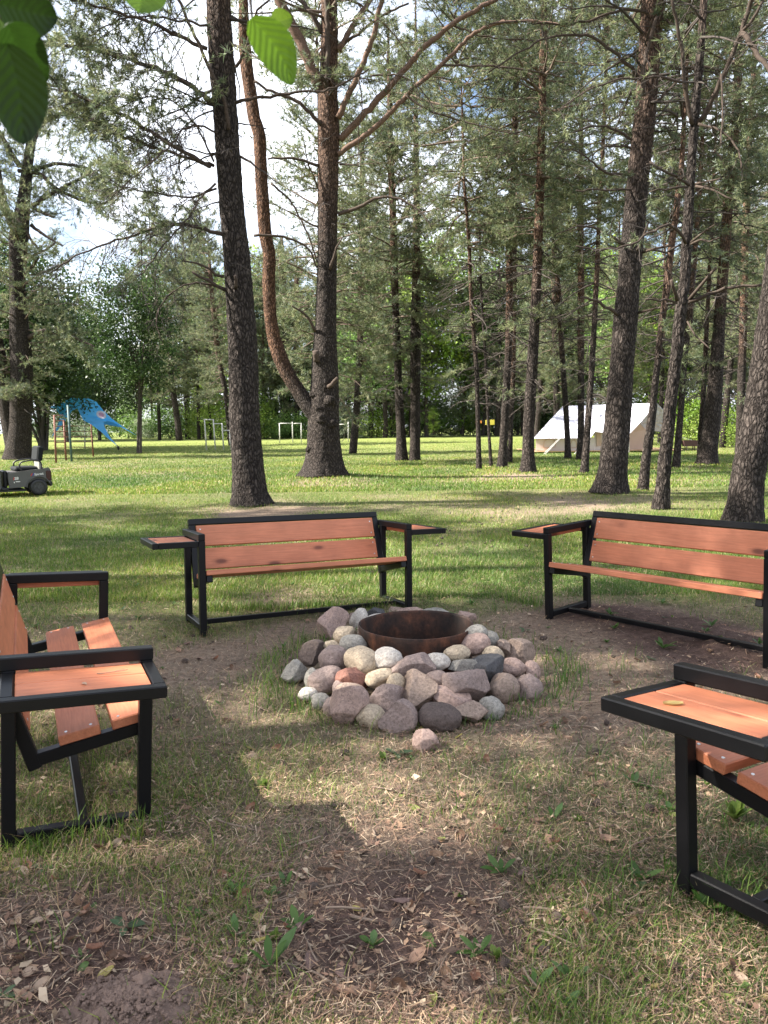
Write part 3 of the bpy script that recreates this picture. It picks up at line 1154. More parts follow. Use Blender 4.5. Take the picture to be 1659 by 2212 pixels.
def resample(P, R, step):
    P, R = np.asarray(P, float), np.asarray(R, float)
    d = np.concatenate([[0], np.cumsum(np.linalg.norm(np.diff(P, axis=0), axis=1))])
    n = max(int(d[-1] / step), 4)
    s = np.linspace(0, d[-1], n)
    Q = np.stack([np.interp(s, d, P[:, i]) for i in range(3)], 1)
    # soften the corners
    for _ in range(3):
        Q[1:-1] = (Q[:-2] + 2 * Q[1:-1] + Q[2:]) / 4
    return Q, np.interp(s, d, R)


def wander(p, d, L, n, rg, bend=.25, grav=-.05):
    P = [np.array(p, float)]
    d = unit(d)
    for _ in range(n):
        d = unit(d + rg.normal(0, bend, 3) + np.array([0, 0, grav]))
        P.append(P[-1] + d * L / n)
    return np.array(P), d


NEEDLES = np.array([[.110, .145, .075], [.150, .185, .090], [.190, .215, .110], [.128, .165, .110], [.205, .22, .115]])


def tufts(mb, P, D, L, w, nn, rg, pal=NEEDLES, spread=.9):
    P, D = np.asarray(P, float), unit(np.asarray(D, float))
    n = len(P)
    if n == 0:
        return
    r = rg.normal(0, 1, (n, nn, 3))
    d = unit(D[:, None] * rg.uniform(.2, 1.1, (n, nn, 1)) + unit(r) * spread)
    s = unit(np.cross(d, rg.normal(0, 1, (n, nn, 3)))) * w * rg.uniform(.7, 1.3, (n, nn, 1))
    Lr = L * rg.uniform(.65, 1.2, (n, nn, 1))
    b = P[:, None] + D[:, None] * rg.uniform(-.5, .5, (n, nn, 1)) * L * .8
    V = np.stack([b - s * .5, b + s * .5, b + d * Lr], 2)
    c = pal[rg.integers(0, len(pal), n)] * rg.uniform(.75, 1.25, (n, 1))
    c = np.repeat(c, nn * 3, 0)
    mb.add(V.reshape(-1, 3), np.arange(n * nn)[:, None] * 3 + [[0, 1, 2]], None, c)


def twigs(mb, nb, P, R, rg, t0=.25, every=.2, Lr=(.3, .9), live=0.0, droop=-.08, sub=3, tuft=(.10, .010, 10), col=TWIG, upbias=0.0):
    """Side twigs along a limb, each with a few finer ones; live: how much of the outer part bears needles."""
    d = np.concatenate([[0], np.cumsum(np.linalg.norm(np.diff(P, axis=0), axis=1))])
    tot = d[-1]
    T = unit(np.gradient(P, axis=0))
    s = t0 * tot
    TP, TD = [], []
    while s < tot:
        p = np.array([np.interp(s, d, P[:, i]) for i in range(3)])
        t = np.array([np.interp(s, d, T[:, i]) for i in range(3)])
        r = np.interp(s, d, R)
        f = s / tot
        q = unit(rg.normal(0, 1, 3))
        q = unit(q - t * np.dot(q, t) + t * rg.uniform(.2, .9) + np.array([0, 0, upbias]))
        L = rg.uniform(*Lr) * (1.15 - .55 * f)
        Q, e = wander(p, q, L, 5, rg, .22, droop)
        rr = min(max(r * .45, .004), .012)
        mb.tube(Q, np.linspace(rr, .0028, 6), 4, col * rg.uniform(.8, 1.2), cap=False)
        alive = rg.random() < live * min(1, f * 1.6)
        if alive:
            for w_ in (3, 4, 5):
                TP.append(Q[w_]); TD.append(unit(Q[w_] - Q[w_ - 1]))
        for _ in range(sub):
            j = rg.integers(1, 5)
            q2 = unit(unit(Q[j + 1] - Q[j]) * .8 + rg.normal(0, .6, 3))
            Q2, e2 = wander(Q[j], q2, L * rg.uniform(.25, .6), 4, rg, .3, droop * .6)
            mb.tube(Q2, np.linspace(.0042, .002, 5), 3, col * rg.uniform(.8, 1.2), cap=False)
            if alive:
                for w_ in (2, 3, 4):
                    TP.append(Q2[w_]); TD.append(unit(Q2[w_] - Q2[w_ - 1]))
        s += every * rg.uniform(.5, 1.5)
    if nb is not None and TP:
        tufts(nb, TP, TD, tuft[0], tuft[1], tuft[2], rg)


def pine_top(seed, H, zd, zl, Lmax, dead=1.0, whorl=.55, nbr=(3, 6), tuft=(.15, .022, 9), dens=1.0, low=0.55, sub=1.0):
    """Branches and needles of a Scots pine standing at the origin (the trunk is built apart)."""
    rg = np.random.default_rng(seed)
    wb, nb = MB(), MB()
    TP, TD = [], []
    z = zd
    while z < H - .4:
        f = (z - zl) / (H - zl)
        for _ in range(rg.integers(*nbr)):
            if z < zl and rg.random() > dead:
                continue
            az = rg.uniform(0, 2 * PI)
            if f < 0:
                L = rg.uniform(.35, .8) * Lmax * (.45 + .55 * (z - zd) / max(zl - zd, .1))
                up = rg.uniform(-.35, .25)
            else:
                prof = (low + (1 - low) * min(1, f / .3)) if f < .3 else (1 - .88 * ((f - .3) / .7) ** 1.3)
                L = Lmax * prof * rg.uniform(.6, 1.12)
                up = rg.uniform(-.3, .3) + .55 * f
            d = np.array([math.cos(az), math.sin(az), up])
            P, e = wander((0, 0, z + rg.uniform(-.12, .12)), d, L, 7, rg, .12, .03 if f > .4 else -.05)
            r0 = .010 + .011 * L
            mb_c = (TWIG * 1.0 if f < 0 else LIMBC) * rg.uniform(.8, 1.2)
            wb.tube(P, np.linspace(r0, .005, 8), 5, mb_c, cap=False)
            isl = f >= 0 or rg.random() < .12
            ns = int(L * (5 if isl else 3.5) * sub) + 1
            for _ in range(ns):
                j = rg.integers(2, 7)
                t = unit(P[j] - P[j - 1])
                sd = rg.choice([-1, 1])
                q = unit(t * .7 + sd * np.array([-t[1], t[0], 0]) * .9 + rg.normal(0, .25, 3))
                Q, e = wander(P[j], q, L * rg.uniform(.15, .38) + .1, 4, rg, .2, .02 if isl else -.08)
                wb.tube(Q, np.linspace(.007, .003, 5), 3, mb_c * .9, cap=False)
                if isl:
                    for w_ in (1, 2, 3, 4):
                        if rg.random() < dens:
                            TP.append(Q[w_] + rg.normal(0, .04, 3)); TD.append(unit(Q[w_] - Q[w_ - 1]) + np.array([0, 0, .35]))
            if isl:
                for w_ in (5, 6, 7):
                    TP.append(P[w_]); TD.append(unit(P[w_] - P[w_ - 1]))
        z += whorl * rg.uniform(.7, 1.3) * (1 if z > zl else 1.0)
    tufts(nb, TP, TD, tuft[0], tuft[1], tuft[2], rg)
    return wb.mesh('pine_branches', M['branch']), nb.mesh('pine_crown', M['needle'], False)


TOPS = {
    'tall': [pine_top(11, 19, 2.6, 7.8, 3.0, nbr=(4, 7), sub=1.25), pine_top(12, 20, 3.0, 8.8, 2.9, nbr=(4, 7), sub=1.25), pine_top(13, 18.5, 2.4, 7.2, 3.1, nbr=(4, 7), sub=1.25)],
    'high': [pine_top(21, 19, 6.0, 10.0, 3.4, dead=.5), pine_top(22, 20, 7.0, 10.5, 3.2, dead=.5)],
    'full': [pine_top(31, 18, 2.2, 3.0, 3.5, nbr=(3, 7), tuft=(.17, .024, 10), sub=1.15), pine_top(32, 19, 2.6, 4.0, 3.3, nbr=(3, 7), tuft=(.17, .024, 10), sub=1.15), pine_top(33, 17, 2.0, 2.6, 3.6, nbr=(3, 7), tuft=(.17, .024, 10), sub=1.15)],
    'far': [pine_top(41, 21, 3.0, 5.0, 3.8, whorl=.7, nbr=(3, 6), tuft=(.26, .045, 9), sub=.9), pine_top(42, 20, 3.0, 4.0, 4.0, whorl=.7, nbr=(3, 6), tuft=(.26, .045, 9), sub=.9)],
}


def top_on(root, key, which, px, py, z0, lean, spin, sc=1.0):
    b, c = TOPS[key][which % len(TOPS[key])]
    for nm, me in (('branches', b), ('crown', c)):
        o = bpy.data.objects.new(nm, me)
        COL.objects.link(o)
        o.parent = root
        q = Vector((0, 0, 1)).rotation_difference(Vector(lean).normalized())
        o.rotation_mode = 'QUATERNION'
        o.rotation_quaternion = q @ Matrix.Rotation(spin, 4, 'Z').to_quaternion()
        o.location = (px, py, z0)
        o.scale = (sc, sc, sc)


def pine(label, pts, H=18.5, zo=5.0, om=1.0, top=('tall', 0), seed=1, detail=1, flare=.3, Y=None, group='pines of the grove', sc=1.0, extra=None, name='pine_tree'):
    """pts: (x, y, width) survey points up the trunk, from the foot."""
    g = ground_at(pts[0][0], pts[0][1])
    if Y is not None:
        g = at(pts[0][0], pts[0][1], Y)
    Yb = g[1]
    P, R = [], []
    for (x, y, w) in pts:
        p = at(x, y, Yb)
        P.append(p)
        R.append(w / 2 * m_per_px(p))
    P[0][2] = float(height_at(P[0][0], P[0][1])) - .03
    P, R = list(P), list(R)
    # carry the trunk on to its tip
    d = unit(P[-1] - P[-3] if len(P) > 2 else P[-1] - P[-2])
    d = unit(d + np.array([0, 0, .6]))
    z = P[-1][2]
    while P[-1][2] < H - 1:
        d = unit(d + np.array([0, 0, .12]))
        P.append(P[-1] + d * min(2.0, H - P[-1][2]))
        R.append(max(R[-1] * (1 - min(2.0, 2.0) / max(H + 1 - P[-1][2], 2.5)), .02))
    step = {0: .035, 1: .09, 2: .22}[detail]
    seg = {0: 64, 1: 26, 2: 12}[detail]
    Q, Rq = resample(P, R, step)
    base = Q[0].copy()
    Q = Q - base
    hz = Q[:, 2] + 0
    o_ = np.clip((hz - zo) / 3.0, 0, 1) * om
    C = GREY[None] * (1 - o_[:, None]) + ORANGE[None] * o_[:, None]
    mb = MB()
    amp = {0: .017, 1: .010, 2: .0}[detail]
    mb.tube(Q, Rq, seg, C, bark=bark_fn(amp, flare, seed, 0.0) if detail < 2 else None)
    root = empty(name, base)
    mb.build('trunk', M['bark'], root)
    if top:
        za, zb = 4.0, min(13.0, H - 3)
        pa = np.array([np.interp(za, Q[:, 2], Q[:, i]) for i in range(2)])
        pb = np.array([np.interp(zb, Q[:, 2], Q[:, i]) for i in range(2)])
        ln = np.array([*((pb - pa) / (zb - za)), 1.0])
        rg = np.random.default_rng(seed + 900)
        top_on(root, top[0], top[1], pa[0] - ln[0] * za, pa[1] - ln[1] * za, 0, ln, rg.uniform(0, 6.28), sc)
    tag(root, label, 'pine tree', group)
    return root, base, Q, Rq


def limb(root, base, pts, Yoff=(0, 0), seed=1, tw=None, col=LIMBC, nb=None, name='branch', seg=8):
    """A limb traced through survey points (x, y, width), leaving the trunk towards or away from the camera by Yoff metres."""
    rg = np.random.default_rng(seed)
    n = len(pts)
    P, R = [], []
    for i_, (x, y, w) in enumerate(pts):
        p = at(x, y, base[1] + Yoff[0] + (Yoff[1] - Yoff[0]) * i_ / (n - 1))
        P.append(p - base)
        R.append(w / 2 * m_per_px(p))
    Q, Rq = resample(P, R, .12)
    Q[1:-1] += rg.normal(0, .012, (len(Q) - 2, 3))
    mb = MB()
    mb.tube(Q, Rq, seg, col)
    if tw:
        twigs(mb, nb, Q, Rq, rg, **tw)
    mb.build(name, M['branch'], root)


def C1(pts, w0, w1):
    """Points read in the upper left enlargement of the photograph -> survey points with a taper from w0 to w1."""
    n = len(pts)
    return [(u * .3638, v * .3638, w0 + (w1 - w0) * i_ / (n - 1)) for i_, (u, v) in enumerate(pts)]


def C2(pts, w0, w1):
    n = len(pts)
    return [(548.6 + u * .3638, v * .3638, w0 + (w1 - w0) * i_ / (n - 1)) for i_, (u, v) in enumerate(pts)]


def C3(pts, w0, w1):
    n = len(pts)
    return [(1055.5 + u * .3638, v * .3638, w0 + (w1 - w0) * i_ / (n - 1)) for i_, (u, v) in enumerate(pts)]


def low(f, pts, w0, w1):
    """Same, for the enlargements that start 1000 rows further down."""
    return [(x, y + 548.6, w) for (x, y, w) in f(pts, w0, w1)]


# the big straight trunk left of the middle, with bare drooping limbs to the left
r, b, Q, Rq = pine('thick dark pine trunk rising right behind the far bench, bare drooping limbs on its left',
                   [(541, 1092, 74), (538, 1060, 68), (529, 912, 66), (524, 730, 62), (514, 585, 57), (500, 436, 54), (487, 255, 53), (477, 109, 54), (471, 0, 51), (466, -90, 48)],
                   H=20, zo=7.5, om=.5, top=('high', 0), seed=1, detail=0, flare=.5)
nb = MB()
bare = dict(t0=.12, every=.07, Lr=(.45, 1.6), live=.12, droop=-.12, sub=7, tuft=(.10, .013, 10))
half = dict(t0=.12, every=.065, Lr=(.45, 1.5), live=.9, droop=-.06, sub=6, tuft=(.10, .014, 11))
k_ = 300
for pts, w0, w1, yo, tw in [
    ([(1230, 290), (1000, 180), (830, 110), (700, 70), (430, 0), (250, -60)], 9, 4, (-.1, -1.0), half),
    ([(1230, 150), (1150, 140), (950, 95), (750, 95), (590, 170), (420, 300)], 6, 2, (-.1, -.6), half),
    ([(1260, 610), (1150, 520), (930, 400), (640, 310), (400, 270), (200, 235)], 12, 5, (-.2, .6), half),
    ([(1250, 990), (1000, 850), (780, 710), (560, 610), (400, 540), (260, 485), (120, 440)], 9, 4, (-.1, .8), half),
    ([(1270, 985), (950, 890), (800, 840), (690, 800), (560, 720), (380, 670), (260, 720)], 7, 3, (.1, 1.6), half),
    ([(1335, 1395), (1180, 1345), (1020, 1320), (900, 1360), (780, 1410), (640, 1440), (470, 1510), (300, 1620)], 9, 2.5, (-.1, -.9), bare),
    ([(1270, 960), (1200, 800), (1110, 680), (1030, 590), (870, 560), (700, 640)], 5, 2, (-.1, -.8), half),
    ([(1290, 790), (1180, 730), (1080, 760), (1030, 850), (900, 960), (780, 1060), (660, 1170)], 5, 2, (-.2, -1.4), bare),
    ([(1280, 1090), (1190, 1180), (1110, 1300), (980, 1440), (870, 1600), (760, 1690)], 5, 2, (-.2, -1.2), bare),
    ([(1285, 1120), (1150, 1180), (950, 1150), (760, 1130), (640, 1060)], 5, 2, (-.1, -1.0), half),
    ([(1360, 770), (1320, 550), (1240, 400), (1150, 200), (1060, 0), (1000, -120)], 9, 6, (-.28, -.9), None),
    ([(1400, 610), (1500, 585), (1659, 570), (1755, 540), (1930, 545), (2060, 490), (2190, 410)], 8, 3, (-.25, -.9), dict(t0=.4, every=.3, Lr=(.2, .7), live=0, sub=2)),
    ([(1400, 400), (1460, 310), (1480, 200), (1500, 80), (1600, 0)], 7, 4, (-.2, -.6), dict(t0=.3, every=.3, Lr=(.2, .8), live=0, sub=2)),
    ([(1430, 930), (1500, 970), (1540, 1010), (1659, 1090)], 6, 2, (-.2, -.8), dict(t0=.3, every=.2, Lr=(.2, .6), live=0, sub=2)),
]:
    k_ += 1
    limb(r, b, C1(pts, w0, w1), yo, k_, tw, nb=nb, col=LIMBC * (.5 if k_ % 3 else .42))
for pts, w0, w1, yo, tw in [
    ([(1340, 215), (1250, 170), (1140, 105)], 9, 5, (-.1, -.5), None),
    ([(1330, 135), (1250, 115), (1230, 60), (1170, 40), (1080, 40)], 7, 3, (-.1, -.4), None),
    ([(1330, 215), (1240, 180), (1130, 165), (1030, 210), (950, 290), (920, 380), (925, 450), (970, 530)], 5, 1.8, (-.1, -.7), dict(t0=.2, every=.12, Lr=(.3, .9), live=0, sub=4, droop=-.15)),
    ([(1400, 200), (1398, 165), (1396, 130)], 8, 7, (-.28, -.4), None),
]:
    k_ += 1
    limb(r, b, low(C1, pts, w0, w1), yo, k_, tw, nb=nb, col=LIMBC * .45)
nb.build('crown', M['needle'], r, False)

# the forked pine
r, b, Q, Rq = pine('very thick forked pine with knotty burls, its left stem bright orange',
                   [(701, 1036, 82), (699, 949, 70), (699, 894, 66), (701, 858, 64), (702, 767, 54), (704, 694, 45), (707, 549, 42), (708, 436, 43), (709, 346, 46), (710, 291, 48), (708, 220, 44), (710, 146, 38), (712, 73, 37), (711, 0, 35), (711, -80, 33)],
                   H=20, zo=6.0, om=.75, top=('high', 1), seed=2, detail=0, flare=.5)
stem = [(690, 905, 40), (665, 876, 36), (641, 839, 31), (618, 803, 31), (603, 767, 33), (592, 730, 29), (585, 694, 27), (581, 621, 28), (582, 549, 27), (573, 509, 28), (565, 400, 27), (561, 291, 27), (549, 255, 27), (533, 146, 26), (527, 73, 24), (526, 0, 20), (522, -90, 18)]
P = [at(x, y, b[1] - .05) - b for (x, y, w) in stem]
Rr = [w / 2 * m_per_px(p + b) for p, (x, y, w) in zip(P, stem)]
for _ in range(5):
    P.append(P[-1] + np.array([-.05, 0, 1.4]))
    Rr.append(Rr[-1] * .8)
S, Rs = resample(P, Rr, .04)
oo = np.clip((S[:, 2] - 2.2) / 1.6, 0, 1)[:, None]
mb = MB()
mb.tube(S, Rs, 48, GREY * (1 - oo) + np.array([.19, .105, .066]) * oo, bark=bark_fn(.014, 0, 22, 0))
tag(mb.build('trunk', M['bark'], r), 'orange side stem bending away to the left')
for (x, y, rad, dy) in [(690, 880, 15, -.3), (712, 866, 15, -.33), (682, 850, 12, -.25), (716, 915, 13, -.33), (672, 1000, 10, -.3), (668, 970, 8, -.28), (694, 905, 14, -.36)]:
    p = at(x, y, b[1] + dy) - b
    s_ = rad * m_per_px(p + b)
    V = ICO2 * (1 + 0.9 * (fbm(ICO2[:, 0] * 2.3 + x, ICO2[:, 1] * 2.3, ICO2[:, 2] * 2.3, 5, 3) - .5)[:, None]) * s_ * np.array([1, .8, .9])
    mb = MB()
    mb.add(V + p, ICOF2, None, GREY * .95)
    mb.build('burl', M['bark'], r)
nb = MB()
mbs = dict(t0=.3, every=.22, Lr=(.25, .9), live=.25, droop=-.05, sub=3, tuft=(.09, .012, 9))
for pts, w0, w1, yo, tw in [
    ([(378, 505), (300, 300), (230, 150), (150, 0), (90, -120)], 24, 19, (-.1, -.5), None),
    ([(510, 830), (680, 650), (850, 460), (1000, 290), (1180, 140), (1420, 0), (1600, -90)], 15, 8, (-.1, -1.2), mbs),
    ([(500, 915), (700, 780), (950, 520), (1120, 380), (1300, 200), (1450, 130), (1650, 125), (1850, 150)], 12, 5, (-.2, -1.8), mbs),
    ([(500, 700), (620, 440), (700, 250), (760, 0), (790, -100)], 13, 9, (-.25, -.9), None),
    ([(500, 300), (600, 130), (690, 0), (760, -100)], 13, 9, (-.1, .3), None),
    ([(505, 290), (620, 200), (760, 90), (920, 20)], 7, 4, (.0, -.6), mbs),
    ([(430, 520), (440, 250), (430, 0), (428, -80)], 11, 9, (-.3, -.5), None),
    ([(400, 740), (330, 670), (260, 590), (110, 555), (0, 480)], 9, 5, (-.2, -.4), mbs),
    ([(385, 985), (250, 935), (80, 945)], 7, 4, (-.15, -.4), None),
    ([(500, 1270), (620, 1235), (720, 1175), (800, 1165), (900, 1190), (1000, 1260), (1060, 1360)], 9, 2, (-.15, -.8), mbs),
    ([(510, 975), (560, 970), (635, 990)], 5, 2, (-.2, -.4), None),
    ([(400, 190), (330, 60), (270, 0), (230, -60)], 11, 8, (-.1, .2), None),
    ([(1115, 385), (1250, 390), (1500, 395), (1659, 425), (1850, 460)], 5, 3, (-.9, -1.4), mbs),
    ([(1180, 150), (1320, 205), (1500, 235), (1659, 240)], 4, 2.5, (-.8, -1.2), mbs),
    ([(450, 1600), (480, 1500), (525, 1410)], 7, 3, (-.3, -.6), None),
    ([(900, 560), (1000, 640), (1200, 710), (1400, 760), (1560, 800)], 5, 2, (-.8, -1.5), mbs),
    ([(100, 1090), (180, 1150), (260, 1260), (330, 1420), (375, 1560)], 5, 3, (-.5, -.3), mbs),
    ([(0, 1400), (120, 1395), (240, 1420), (330, 1470), (375, 1590)], 6, 4, (-.5, -.3), mbs),
    ([(620, 460), (650, 620), (620, 760), (618, 1000)], 3, 1.5, (-.7, -.9), dict(t0=.1, every=.15, Lr=(.2, .5), live=.2, sub=3)),
    ([(690, 450), (860, 440), (940, 480), (1050, 600), (1080, 700)], 4, 1.5, (-.7, -1.2), dict(t0=.1, every=.08, Lr=(.2, .6), live=.2, sub=4, droop=-.25)),
]:
    k_ += 1
    limb(r, b, C2(pts, w0, w1), yo, k_, tw, nb=nb, col=(np.array([.135, .088, .068]) if w0 > 11 else LIMBC * .5), seg=12)
for pts, w0, w1, yo in [([(365, 460), (330, 390), (290, 340), (225, 308)], 7, 3, (-.2, -.7)), ([(372, 640), (368, 600), (366, 575)], 15, 14, (-.33, -.45)), ([(440, 790), (475, 765), (496, 738)], 10, 8, (-.36, -.5))]:
    k_ += 1
    limb(r, b, low(C2, pts, w0, w1), yo, k_, None, col=LIMBC * .5, seg=12)
nb.build('crown', M['needle'], r, False)

# the big pine right of the middle
r, b, Q, Rq = pine('big dark pine standing in front of the tent, leaning slightly right',
                   [(1319, 1070, 66), (1323, 1030, 60), (1327, 985, 58), (1334, 912, 55), (1339, 840, 53), (1345, 767, 50), (1351, 694, 52), (1358, 618, 47), (1370, 473, 48), (1381, 364, 47), (1393, 255, 46), (1401, 146, 45), (1410, 0, 47), (1415, -80, 46)],
                   H=20, zo=5.6, om=.55, top=('high', 0), seed=3, detail=0, flare=.45)
nb = MB()
dd = dict(t0=.2, every=.2, Lr=(.25, .8), live=.35, droop=-.05, sub=3, tuft=(.10, .013, 9))
for pts, w0, w1, yo, tw in [
    ([(890, 460), (840, 400), (700, 270), (600, 205), (430, 205), (300, 240), (150, 330), (0, 430)], 8, 3, (-.1, -1.0), dd),
    ([(850, 830), (720, 750), (640, 740), (520, 770), (420, 850), (330, 950)], 6, 2, (-.1, -1.0), dd),
    ([(1000, 100), (850, 40), (700, 90), (560, 140), (400, 145), (150, 125), (0, 145)], 7, 3, (-.1, -.8), dd),
    ([(1020, 110), (1100, 130), (1150, 210), (1160, 330)], 6, 3, (-.1, -.7), dd),
    ([(985, 610), (1100, 510), (1200, 400), (1280, 370), (1370, 420)], 7, 3, (-.2, -.9), dd),
    ([(800, 1450), (690, 1370), (600, 1340), (520, 1340), (400, 1390)], 7, 2, (-.1, -.7), dd),
    ([(880, 1490), (930, 1390), (950, 1320)], 6, 4, (-.3, -.6), None),
    ([(905, 1500), (1000, 1470), (1080, 1460)], 7, 4, (-.1, -.6), None),
    ([(830, 1035), (680, 1030), (620, 960), (530, 890), (420, 880)], 6, 2, (-.2, -1.0), dd),
    ([(860, 1125), (700, 1125), (520, 1130)], 5, 3, (-.1, -.6), None),
    ([(920, 570), (915, 430), (950, 250), (1000, 100)], 10, 7, (-.32, -.4), None),
    ([(840, 880), (760, 860), (660, 880), (560, 960)], 5, 2, (-.2, -.8), dd),
    ([(960, 960), (1020, 1010), (1130, 1060), (1250, 1050)], 5, 2, (-.3, -1.0), dd),
]:
    k_ += 1
    limb(r, b, C3(pts, w0, w1), yo, k_, tw, nb=nb, col=LIMBC * .42)
for pts, w0, w1, yo in [([(770, 365), (700, 310), (620, 270), (545, 258)], 8, 4, (-.1, -.7)), ([(885, 350), (1000, 320)], 6, 4, (-.1, -.5))]:
    k_ += 1
    limb(r, b, low(C3, pts, w0, w1), yo, k_, None, col=LIMBC * .45)
nb.build('crown', M['needle'], r, False)

# the slimmer forked pine behind the right bench
r, b, Q, Rq = pine('slim dark pine forking high up, just behind the top rail of the right bench',
                   [(1426, 1103, 36), (1431, 1050, 30), (1437, 985, 28), (1450, 858, 26), (1461, 767, 25), (1473, 640, 24), (1478, 618, 23), (1483, 528, 21), (1491, 400, 20), (1499, 273, 18), (1510, 146, 17), (1520, 0, 16), (1525, -80, 15)],
                   H=18, zo=7.2, om=.85, top=('high', 1), seed=4, detail=0, flare=.25)
nb = MB()
for pts, w0, w1, yo, tw in [
    ([(1210, 740), (1190, 650), (1160, 480), (1150, 300), (1110, 100), (1090, 0)], 10, 6, (-.05, -.5), dd),
    ([(1240, 735), (1330, 600), (1400, 440), (1500, 200), (1560, 0), (1590, -100)], 11, 10, (-.05, -1.0), dd),
    ([(1500, 195), (1580, 290), (1659, 420), (1760, 560)], 12, 9, (-.7, -1.3), dd),
    ([(1490, 200), (1590, 130), (1630, 0)], 8, 6, (-.7, -.9), None),
    ([(1245, 735), (1330, 750), (1420, 800), (1500, 910), (1500, 1000)], 6, 3, (-.1, -.8), dd),
    ([(1190, 1100), (1130, 1060), (1000, 990), (940, 975)], 7, 4, (-.1, -.8), dd),
    ([(1230, 1090), (1380, 1060)], 5, 3, (-.1, -.5), dd),
    ([(1180, 1110), (1130, 1110), (960, 1140)], 6, 3, (-.1, -.6), dd),
    ([(1230, 1105), (1330, 1120), (1470, 1190)], 6, 3, (-.1, -.6), dd),
    ([(1200, 1440), (1270, 1370), (1350, 1330)], 6, 3, (-.1, -.5), None),
    ([(1200, 1450), (1290, 1420), (1370, 1410)], 6, 3, (-.1, -.5), None),
    ([(1170, 1445), (1120, 1340), (1040, 1330), (980, 1370), (850, 1450), (650, 1490), (520, 1460)], 7, 3, (-.1, -1.3), dd),
    ([(1190, 1780), (1280, 1680), (1350, 1590)], 8, 6, (-.1, -.6), None),
    ([(1190, 1790), (1330, 1730), (1450, 1700), (1630, 1690)], 9, 5, (-.1, -.7), dd),
    ([(1165, 490), (1060, 465), (900, 460), (800, 465), (650, 500), (520, 580), (420, 660)], 6, 2, (-.3, -1.4), dd),
    ([(1380, 440), (1390, 600), (1380, 860)], 5, 3, (-.6, -.9), dd),
]:
    k_ += 1
    limb(r, b, C3(pts, w0, w1), yo, k_, tw, nb=nb, col=LIMBC * .42)
for pts, w0, w1, yo in [([(1120, 275), (1100, 220), (1085, 155)], 9, 7, (-.15, -.4)), ([(1115, 290), (1040, 270), (930, 270)], 6, 4, (-.1, -.5)), ([(1180, 400), (1240, 500), (1310, 560)], 4, 3, (-.1, -.5))]:
    k_ += 1
    limb(r, b, low(C3, pts, w0, w1), yo, k_, None, col=LIMBC * .45)
nb.build('crown', M['needle'], r, False)

